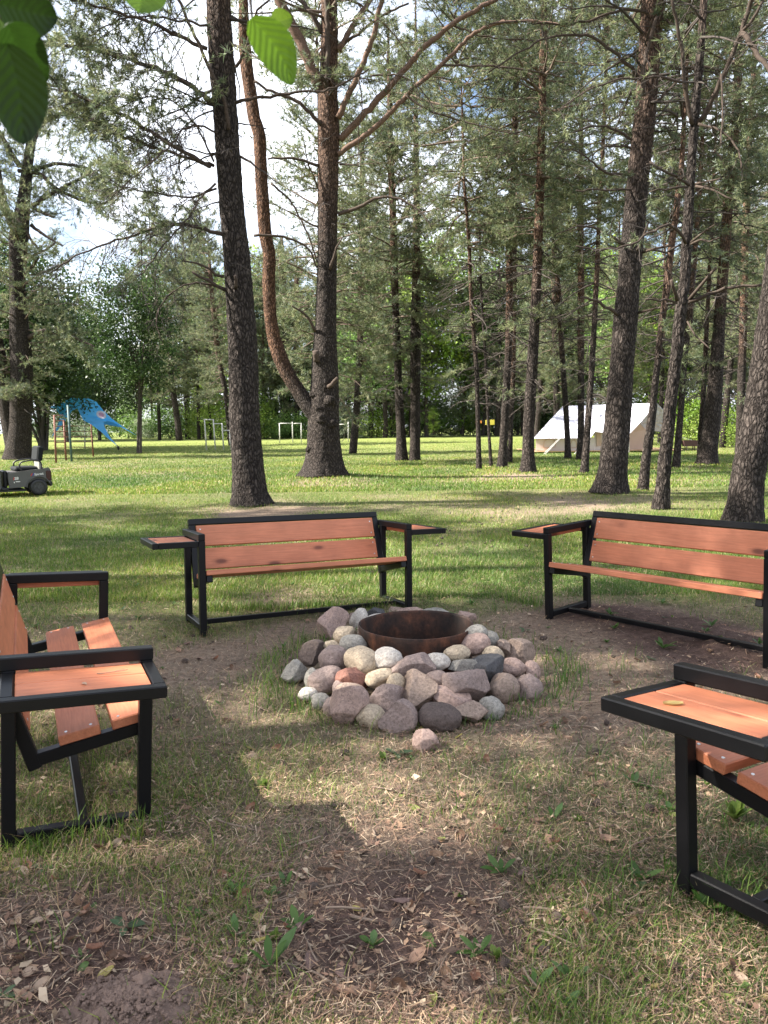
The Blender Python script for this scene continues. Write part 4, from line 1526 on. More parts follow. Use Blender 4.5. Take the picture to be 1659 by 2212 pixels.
# the remaining traced pines: label, trunk points, height, orange from, strength, top, detail
PINES = [
    ('thin straight orange-barked pine leaning right between the two pines near the right bench', [(1389, 1062, 21), (1396, 985, 19), (1410, 876, 15), (1422, 767, 14), (1430, 694, 14), (1444, 585, 15), (1442, 618, 15), (1463, 436, 14), (1472, 364, 11), (1478, 255, 9), (1487, 73, 7)], 16, 2.6, .9, ('tall', 1), 1),
    ('massive dark pine at the right edge, leaning right out of the picture', [(1604, 1127, 78), (1609, 1085, 70), (1617, 1021, 68), (1634, 930, 68), (1651, 840, 70), (1672, 694, 70), (1690, 560, 66), (1705, 430, 60)], 20, 9, .4, ('high', 1), 0),
    ('pale grey-brown pine leaning a little right, left of the close pair in mid-distance', [(762, 980, 18), (771, 876, 15), (775, 803, 14), (780, 694, 14), (781, 549, 13), (781, 476, 12), (783, 330, 10)], 18, 5, .8, ('full', 0), 2),
    ('left trunk of the close pair of pines in mid-distance', [(868, 995, 26), (866, 930, 20), (861, 840, 17), (856, 700, 16), (853, 618, 16), (848, 436, 15), (843, 291, 12), (840, 150, 9)], 19, 6, .9, ('full', 1), 1),
    ('right trunk of the close pair of pines in mid-distance', [(896, 995, 23), (897, 930, 22), (897, 840, 22), (898, 730, 24), (899, 618, 19), (900, 473, 15), (899, 327, 12), (898, 236, 9), (898, 100, 7)], 20, 6, .8, ('tall', 2), 1),
    ('thin far pine left of the close pair, with a straight bare stem', [(802, 955, 13), (800, 876, 10), (793, 767, 9), (790, 600, 8), (789, 480, 7)], 17, 6, .7, ('full', 0), 2),
    ('thinnest far pine, halfway between the pale leaning one and the close pair', [(817, 956, 8), (817, 880, 7), (816, 750, 6), (815, 600, 5)], 16, 6, .6, ('far', 0), 2),
    ('far dark pine just left of the close pair', [(833, 958, 12), (832, 880, 10), (830, 760, 9), (828, 600, 8)], 18, 6, .6, ('full', 1), 2),
    ('far pine partly hidden behind the left trunk of the close pair', [(848, 952, 10), (847, 860, 9), (845, 740, 8)], 18, 6, .6, ('far', 1), 2),
    ('far pine glimpsed between the two trunks of the close pair', [(888, 956, 10), (886, 860, 9), (885, 740, 8)], 18, 6, .6, ('full', 2), 2),
    ('stout far pine seen between the thick left pine and the forked one', [(620, 958, 27), (618, 912, 23), (616, 830, 20), (612, 700, 18), (610, 560, 16)], 19, 6, .6, ('full', 0), 2),
    ('far pine to the left of the stout far pine, beside the thick left trunk', [(594, 957, 15), (594, 880, 13), (596, 760, 11), (598, 600, 10)], 18, 5, .7, ('full', 1), 2),
    ('far pine to the right of the stout far pine, beside the forked trunk', [(642, 959, 14), (641, 880, 12), (640, 760, 11), (641, 600, 10)], 18, 4, .8, ('full', 2), 2),
    ('slender far pine just right of the forked trunk', [(731, 955, 7), (730, 860, 6), (728, 720, 5)], 16, 6, .6, ('far', 0), 2),
    ('slim straight dark pine standing alone right of the middle', [(1035, 1014, 12), (1033, 930, 10), (1030, 803, 10), (1018, 658, 8), (1014, 549, 8), (1012, 509, 8), (1003, 400, 6), (1000, 291, 5)], 13, 3.5, .8, ('tall', 2), 1),
    ('thin crooked pine with pale scars where its bark is torn off', [(1061, 1007, 8), (1057, 950, 7), (1055, 912, 6.5), (1048, 767, 6.5), (1039, 621, 5.5), (1036, 500, 4)], 10, 30, .0, ('tall', 0), 1),
    ('larger trunk of the pair of orange-barked pines right of the slim dark one', [(1084, 1009, 22), (1087, 970, 19), (1090, 912, 18), (1098, 767, 15), (1100, 549, 15), (1101, 618, 15), (1108, 430, 14), (1112, 291, 12), (1113, 0, 9)], 19, 3.6, .9, ('tall', 0), 1),
    ('thinner redder trunk of the pair of orange-barked pines', [(1101, 1000, 11), (1104, 912, 10), (1109, 803, 10), (1112, 549, 9), (1113, 473, 8), (1117, 300, 6)], 17, 2.0, 1.0, ('tall', 1), 1),
    ('pine with a split broken bark wound, standing left of the tent', [(1140, 1020, 34), (1141, 985, 27), (1142, 912, 24), (1149, 803, 24), (1155, 694, 22), (1160, 585, 20), (1163, 509, 20), (1168, 364, 18), (1171, 218, 16), (1174, 73, 15), (1175, 0, 14)], 20, 5.0, 1.0, ('tall', 2), 1),
    ('thin pale pine leaning left in front of the left half of the tent', [(1227, 991, 14), (1225, 930, 12), (1222, 876, 12), (1214, 767, 12), (1206, 621, 11), (1197, 540, 10), (1192, 400, 8)], 17, 4, .6, ('tall', 0), 1),
    ('straight red-barked pine in front of the tent, left of the darker leaning one', [(1252, 993, 15), (1255, 930, 14), (1255, 876, 14), (1255, 730, 15), (1255, 585, 14), (1254, 473, 13), (1254, 364, 11), (1256, 218, 8)], 18, 3.6, .9, ('tall', 1), 1),
    ('dark pine leaning right in front of the middle of the tent', [(1262, 1022, 18), (1266, 970, 15), (1270, 912, 14), (1278, 803, 13), (1284, 694, 12), (1290, 585, 11), (1294, 473, 9), (1300, 364, 9), (1307, 218, 8), (1311, 73, 8), (1313, 0, 7)], 17, 4.4, .9, ('tall', 2), 1),
    ('dark far trunk showing behind the left end of the tent', [(1203, 962, 16), (1203, 900, 14), (1201, 800, 14), (1198, 700, 13), (1196, 560, 12)], 19, 6, .5, ('full', 0), 2),
    ('dark far pine slanting right, left of the tent', [(1158, 957, 12), (1164, 880, 11), (1171, 780, 10), (1177, 640, 9)], 17, 9, .3, ('far', 1), 2),
    ('dark far pine behind the pair of orange-barked pines', [(1074, 954, 13), (1076, 900, 11), (1078, 800, 10), (1079, 640, 8)], 18, 8, .4, ('far', 0), 2),
    ('grey-brown pine close behind the slim forked one at the right', [(1460, 1015, 16), (1467, 930, 14), (1472, 870, 13), (1479, 767, 13), (1489, 694, 13), (1497, 600, 12), (1510, 430, 10), (1520, 250, 8)], 18, 4.0, .9, ('tall', 0), 1),
    ('stout pine with a wide foot right of the brazier', [(1527, 1010, 42), (1531, 970, 36), (1538, 912, 36), (1547, 803, 30), (1554, 694, 24), (1565, 549, 22), (1578, 364, 20), (1591, 255, 19), (1596, 100, 15)], 20, 4.4, .9, ('tall', 1), 1),
    ('narrow red-brown pine hugging the left side of the stout pine', [(1510, 1008, 11), (1514, 930, 11), (1518, 870, 11), (1524, 767, 10), (1530, 640, 9), (1538, 480, 8)], 17, 3.0, .8, ('tall', 2), 1),
    ('black leaning trunk between the stout pine and the massive right-edge pine', [(1560, 967, 14), (1566, 900, 14), (1572, 840, 13), (1580, 770, 12), (1594, 640, 10)], 16, 30, 0, ('far', 0), 2),
    ('tall red-barked pine behind the massive right-edge pine', [(1598, 978, 19), (1600, 900, 18), (1602, 803, 17), (1606, 694, 16), (1608, 549, 15), (1616, 364, 13), (1627, 182, 11), (1634, 0, 9)], 20, 4.0, 1.0, ('tall', 0), 1),
    ('leaning far pine left of the outdoor pull-up bars', [(388, 964, 15), (384, 912, 13), (376, 860, 12), (371, 830, 11), (366, 740, 9)], 14, 9, .3, ('full', 1), 2, 1.0),
    ('upright far pine behind the leaning one by the pull-up bars', [(406, 955, 12), (405, 900, 11), (402, 830, 11), (400, 700, 9), (396, 560, 7)], 17, 9, .3, ('full', 2), 2, 1.2),
    ('far orange-topped pine seen just left of the thick left trunk', [(500, 967, 13), (490, 860, 12), (470, 760, 11), (462, 680, 11), (455, 600, 10)], 15, 4.5, .8, ('full', 0), 2),
]
for q, (lab, pts, H, zo, om, top, det, *sc_) in enumerate(PINES):
    pts = sorted(pts, key=lambda a_: -a_[1])
    pine(lab, pts, H, zo, om, top, 50 + q, det, .28, sc=(sc_ or [1.0])[0])

# the big dark pine at the left edge, behind the little car
r, b, Q, Rq = pine('big dark twin-stemmed pine behind the little grey car at the left edge',
                   [(38, 992, 58), (42, 950, 50), (44, 912, 45), (47, 803, 46), (43, 730, 42), (38, 640, 33), (37, 585, 32), (41, 510, 40), (52, 430, 26), (59, 364, 22), (68, 300, 18), (76, 230, 14)],
                   H=17, zo=30, om=0, top=('full', 0), seed=7, detail=1, flare=.2)
nb = MB()
mb = MB()
pts = [(30, 970, 34), (16, 900, 30), (8, 850, 28), (4, 780, 22), (-10, 700, 18)]
P = [at(x, y, b[1]) - b for (x, y, w) in pts]
S, Rs = resample(P, [w / 2 * m_per_px(p + b) for p, (x, y, w) in zip(P, pts)], .09)
mb.tube(S, Rs, 24, GREY, bark=bark_fn(.012, 0, 33, 0))
mb.build('trunk', M['bark'], r)
th_ = dict(t0=.15, every=.11, Lr=(.6, 2.2), live=.95, droop=-.04, sub=6, tuft=(.17, .026, 10))
for f_, pts, w0, w1, yo, tw in [
    (C1, [(195, 1220), (340, 1130), (540, 1030), (700, 960)], 9, 3, (0, -1), th_),
    (C1, [(110, 1015), (240, 1030), (330, 1120), (480, 1190), (600, 1215), (660, 1190), (690, 1140)], 9, 4, (0, -1), th_),
    (C1, [(200, 1010), (330, 970), (500, 990), (600, 1040), (660, 1110)], 9, 3, (0, 1), th_),
    (C1, [(185, 1340), (270, 1400), (370, 1460)], 8, 4, (0, -1), None),
    (C1, [(200, 1240), (320, 1290)], 7, 5, (0, -.5), None),
    (C1, [(90, 1275), (150, 1350), (190, 1440), (260, 1500), (330, 1440)], 7, 4, (-.4, -.8), None),
    (C1, [(80, 1330), (10, 1200), (-20, 1000), (-60, 800)], 20, 14, (0, -.4), None),
    (C1, [(120, 990), (60, 900), (20, 820), (-60, 700)], 12, 8, (0, -.4), th_),
    (C1, [(160, 900), (260, 720), (380, 670), (520, 690), (620, 760)], 12, 5, (.2, 1.5), th_),
]:
    k_ += 1
    limb(r, b, f_(pts, w0, w1), yo, k_, tw, nb=nb, col=LIMBC * .45)
for pts, w0, w1, yo, tw in [([(165, 500), (240, 460), (330, 445), (430, 490), (560, 550)], 12, 3, (0, -1.5), th_), ([(140, 120), (190, 80), (230, 20)], 8, 5, (0, -.5), None)]:
    k_ += 1
    limb(r, b, low(C1, pts, w0, w1), yo, k_, tw, nb=nb, col=LIMBC * .45)
nb.build('crown', M['needle'], r, False)

# unseen pines added left of the frame to dapple the clearing with shade
for q, (x, y, top) in enumerate([(-7.6, 3.2, ('high', 0)), (-9.6, 7.2, ('high', 1)), (-12.2, 1.6, ('tall', 0)), (-16.5, 5.0, ('full', 1)), (-10.5, 4.2, ('tall', 1)), (-14.0, 9.8, ('tall', 2)), (-19.5, 12.5, ('full', 0)), (-22, 8.0, ('tall', 0)), (-19, 1.0, ('full', 2)),]):
    z0 = float(height_at(x, y))
    P = np.array([[x, y, z0 - .05], [x + .1, y, z0 + 5], [x - .1, y + .1, z0 + 12], [x, y, z0 + 18.5]])
    S, Rs = resample(P - P[0], [.2, .16, .11, .03], .3)
    mb = MB()
    o_ = np.clip((S[:, 2] - 5) / 3, 0, 1)[:, None]
    mb.tube(S, Rs, 12, GREY * (1 - o_) + ORANGE * o_)
    root = empty('pine_tree', P[0])
    mb.build('trunk', M['bark'], root)
    top_on(root, top[0], top[1], 0, 0, 0, (0, 0, 1), q * 1.7)
    tag(root, 'unseen pine added left of the camera to shade the clearing', 'pine tree', 'unseen shading pines beside the clearing')

# pines in the middle distance whose foliage fills the gaps between the nearer trunks
for q, (px, py, k3, lab) in enumerate([(345, 952, 1.25, 'bushy grey-green pine right of the small dark broad-leaved tree, far off'), (430, 951, 1.1, 'bushy far pine above the pull-up bars'), (706, 1004, 1.12, 'bushy tall pine standing right behind the forked pine'),
                                        (1330, 957, 1.1, 'bushy pine behind the middle of the tent'), (1425, 957, 1.1, 'bushy pine behind the right end of the tent'), (1545, 960, 1.1, 'bushy pine behind the stout pine'),
                                        (1640, 964, 1.15, 'bushy pine at the right edge behind the massive trunk')]):
    g = ground_at(px, py)
    H = 17 * k3
    S, Rr2 = resample(np.array([[0, 0, -.05], [.1, 0, H * .4], [-.1, 0, H]]), [.17, .12, .03], .3)
    mb = MB()
    o_ = np.clip((S[:, 2] - 5) / 3, 0, 1)[:, None] * .7
    mb.tube(S, Rr2, 10, GREY * (1 - o_) + ORANGE * o_)
    root = empty('pine_tree', g)
    mb.build('trunk', M['bark'], root)
    top_on(root, 'full', q, 0, 0, 0, (0, 0, 1), q * 1.9, k3)
    tag(root, lab, 'pine tree', 'pines of the grove')

# pines deep in the wood
rg = np.random.default_rng(5)
FARPX = [(455, 948), (545, 948), (575, 950), (660, 950), (745, 950), (775, 948), (1128, 951), (1178, 949), (1235, 948), (1290, 950), (1340, 950), (1400, 951), (1440, 949), (1480, 950),
         (1545, 949), (1585, 951), (1625, 949), (1650, 953), (1690, 950), (1745, 955), (330, 947), (250, 948), (1720, 975), (1300, 946)]
for q, (px, py) in enumerate(FARPX[::2]):
    g = ground_at(px, py + rg.uniform(-1.5, 2))
    H = rg.uniform(16, 20)
    S, Rs = resample(np.array([[0, 0, -.05], [rg.normal(0, .1), 0, H * .4], [rg.normal(0, .25), 0, H]]), [rg.uniform(.12, .2), .12, .03], .5)
    mb = MB()
    o_ = np.clip((S[:, 2] - 5) / 3, 0, 1)[:, None] * .7
    mb.tube(S, Rs, 8, GREY * (1 - o_) + ORANGE * o_)
    root = empty('pine_tree', g)
    mb.build('trunk', M['bark'], root)
    top_on(root, 'far', q, 0, 0, 0, (0, 0, 1), q * 2.1, H / 20.5)
    tag(root, 'slender pine deep in the wood behind the clearing', 'pine tree', 'pines deep in the wood')

# ------------------------------------------------------------------ broad-leaved trees and bushes
def leafy_mesh(seed, rx, rz, zc, nclump, per, size, pal, trunk_h=0.0, stems=3, spread=.33, hollow=.35):
    rg = np.random.default_rng(seed)
    lb, wb = MB(), MB()
    u = unit(rg.normal(0, 1, (nclump, 3)))
    rad = rg.uniform(hollow, 1.0, nclump) ** .6
    lump = 0.65 + 0.7 * vnoise(u[:, 0] * 2.2 + seed, u[:, 1] * 2.2, u[:, 2] * 2.2, seed)
    c = u * (rad * lump)[:, None] * np.array([rx, rx, rz]) + np.array([0, 0, zc])
    c = c[c[:, 2] > .12]
    n = len(c)
    cs = rg.uniform(.5, 1.3, n) * spread * min(rx, rz)
    P = np.repeat(c, per, 0) + rg.normal(0, 1, (n * per, 3)) * np.repeat(cs, per)[:, None] * np.array([1, 1, .6])
    P[:, 2] = np.abs(P[:, 2] - .05) + .05
    m = len(P)
    nr = unit(rg.normal(0, 1, (m, 3)) + np.array([0, 0, .7]))
    a = unit(np.cross(nr, rg.normal(0, 1, (m, 3))))
    b = np.cross(nr, a)
    s = size * rg.uniform(.6, 1.3, (m, 1))
    V = np.stack([P - a * s * .5, P + b * s * .3, P + a * s * .55, P - b * s * .3], 1)
    cc = np.repeat(pal[rg.integers(0, len(pal), n)] * rg.uniform(.75, 1.25, (n, 1)), per, 0) * rg.uniform(.75, 1.25, (m, 1))
    lb.add(V.reshape(-1, 3), None, np.arange(m)[:, None] * 4 + [[0, 1, 2, 3]], np.repeat(cc, 4, 0))
    for k in range(stems):
        top = c[rg.integers(0, n)]
        b0 = np.array([rg.normal(0, .03), rg.normal(0, .03), -.05]) * (1 if stems == 1 else 3)
        b0[2] = -.05
        mid = np.array([top[0] * .25 + rg.normal(0, .05), top[1] * .25, max(trunk_h, zc * .5)])
        S, R = resample(np.array([b0, b0 * .6 + mid * .4, mid, top]), [1, .85, .65, .15], .25)
        r0 = (.028 + .011 * (zc + rz)) / (1 if stems == 1 else 1.6)
        wb.tube(S, R * r0, 7, TWIG * rg.uniform(.9, 1.4), cap=False)
    for q in range(min(n, 40)):
        t = c[rg.integers(0, n)]
        p0 = np.array([0, 0, max(trunk_h, t[2] * .6)])
        S, R = resample(np.array([p0, (p0 + t) / 2 + np.array([0, 0, .1]), t]), [1, .6, .2], .3)
        wb.tube(S, R * (.01 + .004 * rz), 4, TWIG, cap=False)
    return wb.mesh('stems', M['branch']), lb.mesh('foliage', M['leaf'], False)


PAL_DARK = .8 * np.array([[.035, .070, .020], [.045, .085, .025], [.06, .10, .03]])
PAL_MID = 1.9 * np.array([[.06, .11, .03], [.085, .14, .04], [.11, .17, .045]])
PAL_YEL = 1.5 * np.array([[.12, .20, .03], [.16, .23, .04], [.19, .25, .06]])
PAL_WIL = 1.45 * np.array([[.12, .155, .10], [.16, .19, .12], [.19, .22, .15]])
LEAFY = {
    'bush': [leafy_mesh(1, 2.0, 1.7, 1.6, 60, 70, .17, PAL_MID), leafy_mesh(2, 2.2, 1.5, 1.4, 60, 70, .17, PAL_WIL), leafy_mesh(3, 1.9, 2.0, 1.8, 60, 70, .16, PAL_YEL), leafy_mesh(4, 2.1, 1.7, 1.6, 60, 70, .17, PAL_DARK)],
    'tree': [leafy_mesh(5, 3.6, 5.6, 8.5, 130, 75, .27, PAL_MID, 3, 1, .22), leafy_mesh(6, 3.8, 6.2, 9.0, 130, 75, .27, PAL_WIL, 3, 1, .22), leafy_mesh(7, 3.4, 5.2, 8.0, 130, 75, .26, PAL_DARK, 2.6, 1, .22),
             leafy_mesh(8, 3.5, 6.0, 8.6, 130, 75, .27, PAL_YEL * .8, 3, 1, .22)],
    'thicket': [leafy_mesh(9, 3.0, 3.4, 4.6, 210, 95, .15, PAL_DARK, 1.6, 12, .2), leafy_mesh(10, 2.8, 3.6, 4.9, 210, 95, .15, PAL_DARK * 1.2, 1.6, 12, .2)],
    'small': [leafy_mesh(11, 2.1, 3.9, 5.9, 200, 90, .14, PAL_DARK * 1.25, 2.2, 2, .2)],
    'sapling': [leafy_mesh(12, 1.5, 3.3, 4.0, 80, 42, .17, PAL_YEL, 1.4, 4, .2)],
    'willow': [leafy_mesh(13, 3.4, 3.6, 4.4, 150, 80, .16, PAL_WIL, 1.0, 3, .18)],
}


def plant(key, which, px, py, sc, name, label, cat, group=None, spin=None, zs=1.0):
    g = ground_at(px, py)
    g[2] = float(height_at(g[0], g[1]))
    root = empty(name, g)
    w_, l_ = LEAFY[key][which % len(LEAFY[key])]
    sp = (px * 1.7) % 6.28 if spin is None else spin
    for nm, me in (('stems', w_), ('foliage', l_)):
        o = bpy.data.objects.new('trunk' if nm == 'stems' else 'crown', me)
        COL.objects.link(o)
        o.parent = root
        o.rotation_euler = (0, 0, sp)
        o.scale = (sc, sc, sc * zs)
    tag(root, label, cat, group)
    return root


plant('small', 0, 300, 979, 1.22, 'broadleaf_tree', 'small dark broad-leaved tree with a thin trunk, standing alone right of the blue sail', 'tree')
plant('sapling', 0, 456, 957, 1.0, 'young_tree', 'young yellow-green tree behind the pull-up bars', 'tree')
for px, py, wh, sc, lab in [(92, 974, 0, 1.5, 'dark many-stemmed broad-leaved tree between the big left pine and the climbing frame'), (150, 966, 1, 1.35, 'dark many-stemmed tree behind the climbing frame'),
                            (-40, 978, 1, 1.7, 'dark broad-leaved tree at the left edge, behind the twin-stemmed pine'), (30, 962, 0, 2.0, 'tall dark broad-leaved tree behind the twin-stemmed pine'),
                            (215, 955, 1, 1.2, 'dark tree farthest back behind the blue sail')]:
    plant('thicket', wh, px, py, sc, 'broadleaf_tree', lab, 'tree')
for px, py, sc, lab in [(1000, 951, 1.0, 'large silvery willow bush left of the slim standing pine'), (1118, 951, .9, 'silvery willow bush behind the pair of orange-barked pines'), (905, 948, .8, 'silvery willow bush behind the close pair of pines'),
                        (1215, 950, 1.1, 'silvery willow bush behind the left end of the tent')]:
    plant('willow', 0, px, py, sc, 'willow_bush', lab, 'bush')
plant('sapling', 0, 936, 957, .36, 'young_tree', 'little rounded yellowish young tree standing in the grass right of the close pair', 'tree')
rg = np.random.default_rng(77)
for px in np.arange(60, 1700, 30):
    wh = rg.integers(0, 4)
    if 1460 < px < 1640 or 480 < px < 560:
        wh = 2 if rg.random() < .7 else 0
    if px < 360:
        wh = rg.choice([0, 3, 1])
    plant('bush', int(wh), px + rg.uniform(-12, 12), 947.5 + rg.uniform(-2.0, 2), rg.uniform(.7, 1.25), 'bush', 'leafy bush in the hedge along the far edge of the meadow', 'bush', 'bushes along the far edge of the meadow', zs=rg.uniform(.8, 1.3))
for px in np.arange(180, 1720, 62):
    wh = rg.integers(0, 4)
    if px < 420:
        wh = rg.choice([1, 1, 0])
    sc = rg.uniform(.85, 1.3) * (.72 if px < 400 else 1.0)
    plant('tree', int(wh), px + rg.uniform(-16, 16), 944.6 + rg.uniform(-.5, 1.2), sc, 'broadleaf_tree', 'tall broad-leaved tree in the wood beyond the meadow', 'tree', 'broad-leaved trees beyond the meadow')
for px, py, wh, sc, lab in [(1395, 953, 3, 1.0, 'sunlit yellow-green tree right behind the tent'), (1330, 952, 0, 1.0, 'mid-green broad-leaved tree behind the middle of the tent'), (1470, 951, 2, 1.0, 'dark green tree behind the brazier'),
                            (1050, 948, 1, .9, 'pale grey-green tree behind the slim standing pine')]:
    plant('tree', wh, px, py, sc, 'broadleaf_tree', lab, 'tree')
for px, py, wh, sc, lab in [(1492, 962, 2, .75, 'bright yellow-green bush behind the brazier'), (1585, 966, 2, .6, 'pale sunlit bush right of the black leaning trunk'), (560, 951, 3, .7, 'dark green bush between the two thick pines'), (430, 958, 2, .5, 'small bright bush at the foot of the pull-up bars')]:
    plant('bush', wh, px, py, sc, 'bush', lab, 'bush')

# ------------------------------------------------------------------ canvas tent
def panel(mb, pts, thick=.012, m=0, sub=0):
    """A cloth panel through survey points with a distance each: (x, y, Y)."""
    from mathutils.geometry import tessellate_polygon
    V = np.array([at(x, y, Yd) for (x, y, Yd) in pts])
    T = tessellate_polygon([[Vector(v) for v in V]])
    T = np.array([list(t) for t in T])
    e = unit(np.cross(V[1] - V[0], V[2] - V[0]))
    if np.dot(e, CAM - V[0]) < 0:
        e = -e
    n = len(V)
    W_ = np.concatenate([V, V - e * thick])
    Q = [(i, (i + 1) % n, n + (i + 1) % n, n + i) for i in range(n)]
    mb.add(W_, np.concatenate([T, T[:, ::-1] + n]), Q, None, m)
    return e


def TT(u, v, Yd):
    return (1141 + .2381 * u, 850.3 + .2381 * v, Yd)


base = at(*TT(600, 570, 41.0))
base[2] = float(height_at(base[0], base[1]))
tent = empty('tent', base)
tag(tent, 'large white canvas tent with beige walls pitched on a plank deck among the pines', 'tent')


def tpart(mb, name, mat, smooth=False):
    mb.v = [v - base for v in mb.v]
    return mb.build(name, mat, tent, smooth)


dk0, dk1 = at(*TT(48, 540, 41.0)), at(*TT(1395, 540, 41.0))
zt0 = at(*TT(600, 517, 41.0))[2]
mb = MB()
for q in range(5):
    t0_, t1_ = q / 5, (q + 1) / 5
    mb.box(dk0[0] + (dk1[0] - dk0[0]) * t0_ + .01, dk0[0] + (dk1[0] - dk0[0]) * t1_ - .01, 41.0, 41.05, base[2] + .06, zt0 - .03, .006)
for q in range(26):
    mb.box(dk0[0] - .02, dk1[0] + .02, 41.0 - .03 + q * .2, 41.0 - .03 + q * .2 + .19, zt0 - .028, zt0, .004)
for q in range(4):
    x_ = dk0[0] + (dk1[0] - dk0[0]) * (q + .5) / 4
    mb.box(x_ - .08, x_ + .08, 41.1, 46, base[2] - .1, zt0 - .03, .005)
tpart(mb, 'deck', M['pale_deck'])
mb = MB()
panel(mb, [TT(75, 404, 41.4), TT(330, 402, 41.35), TT(600, 402, 41.3), TT(600, 524, 41.3), TT(72, 516, 41.4)])
panel(mb, [TT(72, 404, 41.41), TT(72, 516, 41.41), TT(95, 505, 45), TT(95, 404, 45)])
panel(mb, [TT(600, 345, 41.3), TT(640, 300, 41.5), TT(720, 350, 41.6), TT(900, 370, 41.8), TT(900, 517, 41.8), TT(600, 525, 41.3)])
tpart(mb, 'wall', M['tent_wall'])
mb = MB()
panel(mb, [TT(1010, 270, 41.9), TT(1065, 325, 42.4), TT(1068, 510, 42.4), TT(905, 514, 41.82), TT(905, 368, 41.82)])
tpart(mb, 'gable', M['tent_tan'])
mb = MB()
panel(mb, [TT(618, 350, 41.25), TT(700, 350, 41.55), TT(705, 470, 41.55), TT(625, 476, 41.25)])
tpart(mb, 'door_flap', M['tent_tan'])
mb = MB()
panel(mb, [TT(48, 407, 40.9), TT(318, 112, 43.4), TT(720, 98, 42.9), TT(640, 300, 41.2), TT(605, 345, 41.0), TT(565, 402, 40.9)])
panel(mb, [TT(720, 98, 42.9), TT(1170, 85, 42.3), TT(1010, 270, 41.0), TT(915, 370, 40.2), TT(690, 352, 40.8), TT(605, 345, 41.0), TT(640, 300, 41.2)])
panel(mb, [TT(318, 112, 43.4), TT(48, 407, 40.9), TT(60, 400, 46.5), TT(330, 125, 43.6)])
tpart(mb, 'roof', M['tent_cloth'])
mb = MB()
panel(mb, [TT(1170, 85, 42.3), TT(1232, 155, 43.2), TT(1210, 345, 45.0), TT(1140, 340, 44.4), TT(1065, 325, 43.6), TT(1012, 268, 42.6)])
o = tpart(mb, 'rear_awning', M['tent_cloth'])
mb = MB()
panel(mb, [TT(610, 172, 42.12), TT(662, 172, 42.10), TT(640, 205, 41.9)], .02)
tpart(mb, 'roof_vent', M['tent_wall'])
for x0, x1 in ((140, 250), (385, 440)):
    mb = MB()
    pts = [at(*TT(x0, 490, 41.32)), at(*TT(x0 + 2, 440, 41.32)), at(*TT(x0 + 22, 415, 41.32)), at(*TT(x1 - 22, 415, 41.32)), at(*TT(x1 - 2, 440, 41.32)), at(*TT(x1, 490, 41.32)), at(*TT(x0, 490, 41.32))]
    S, R = resample(np.array(pts), [.02] * 7, .05)
    mb.tube(S, R, 6)
    tpart(mb, 'window_hem', M['tent_tan'], True)
mb = MB(); mb.tube([at(*TT(915, 370, 40.2)), at(*TT(915, 577, 40.2))], .022, 8); tpart(mb, 'awning_pole', M['white_paint'], True)
mb = MB(); mb.tube([at(*TT(1170, 85, 42.25)), at(*TT(1122, 522, 41.6))], .025, 8); tpart(mb, 'ridge_pole', M['black_steel'], True)
for a_, b_ in (((290, 397, 40.9), (112, 575, 39.4)), ((300, 397, 40.9), (130, 575, 39.3)), ((560, 400, 40.9), (395, 572, 39.5)), ((1215, 350, 45), (1535, 435, 44)), ((1432, 480, 44), (1482, 586, 41.5)), ((1140, 405, 44), (1190, 458, 45))):
    mb = MB(); mb.tube([at(*TT(*a_)), at(*TT(*b_))], .012, 5); tpart(mb, 'guy_rope', M['rope'], True)

# brazier
mb = MB()
g = ground_at(1491, 973.5)
bz = empty('brazier', g)
k_ = m_per_px(g)
w_, h_ = 34 * k_, 13 * k_
z0 = 9.5 * k_
mb.prism([(-w_ / 2 + .05, z0), (w_ / 2 - .05, z0), (w_ / 2, z0 + h_), (w_ / 2 - .02, z0 + h_), (w_ / 2 - .07, z0 + .03), (-w_ / 2 + .07, z0 + .03), (-w_ / 2 + .02, z0 + h_), (-w_ / 2, z0 + h_)][:4] + [(-w_ / 2, z0 + h_)][:1], -.17, .17)
mb.build('fire_box', M['brazier_steel'], bz, False)
for x_ in (-w_ * .28, w_ * .22):
    for y_ in (-.13, .13):
        mb = MB(); mb.beam((x_, y_, -.02), (x_, y_, z0 + .01), .05, .03, (0, 1, 0)); mb.build('leg', M['brazier_steel'], bz, False)
tag(bz, 'dark brown steel brazier on thin legs right of the tent', 'brazier')

# ------------------------------------------------------------------ blue star sail
def SS(u, v, Yd):
    return (98.7 + .1323 * u, 844.8 + .1323 * v, Yd)


base = at(*SS(900, 950, 50))
base[2] = 0
sail = empty('sun_sail', base)
tag(sail, 'bright blue star-shaped sun sail stretched over the grass behind the trees at the left', 'sun sail')


def spart(mb, name, mat, smooth=False):
    mb.v = [v - base for v in mb.v]
    return mb.build(name, mat, sail, smooth)


mb = MB()
e = panel(mb, [SS(520, 280, 54), SS(700, 120, 54.6), SS(830, 175, 54.8), SS(950, 330, 55), SS(1080, 450, 55.2), SS(1240, 565, 55.8), SS(1478, 722, 56.6), SS(1240, 592, 55.5), SS(1110, 512, 54.6), SS(1010, 486, 53.8),
               SS(945, 512, 53.2), SS(962, 590, 52.7), SS(1040, 740, 51.6), SS(1172, 893, 50.4), SS(1000, 758, 51.2), SS(900, 660, 51.7), SS(740, 540, 52.3), SS(620, 480, 52.8), SS(560, 370, 53.4)], .02)
panel(mb, [SS(520, 280, 54), SS(430, 320, 53.4), SS(330, 480, 52.6), SS(230, 600, 52.0), SS(90, 760, 51), SS(200, 560, 52.2), SS(240, 400, 52.9), SS(180, 300, 53.6), SS(60, 260, 54.3), SS(290, 180, 54.2), SS(420, 110, 54.4), SS(700, 120, 54.6)], .02)
spart(mb, 'cloth', M['blue_sail'])
mb = MB()
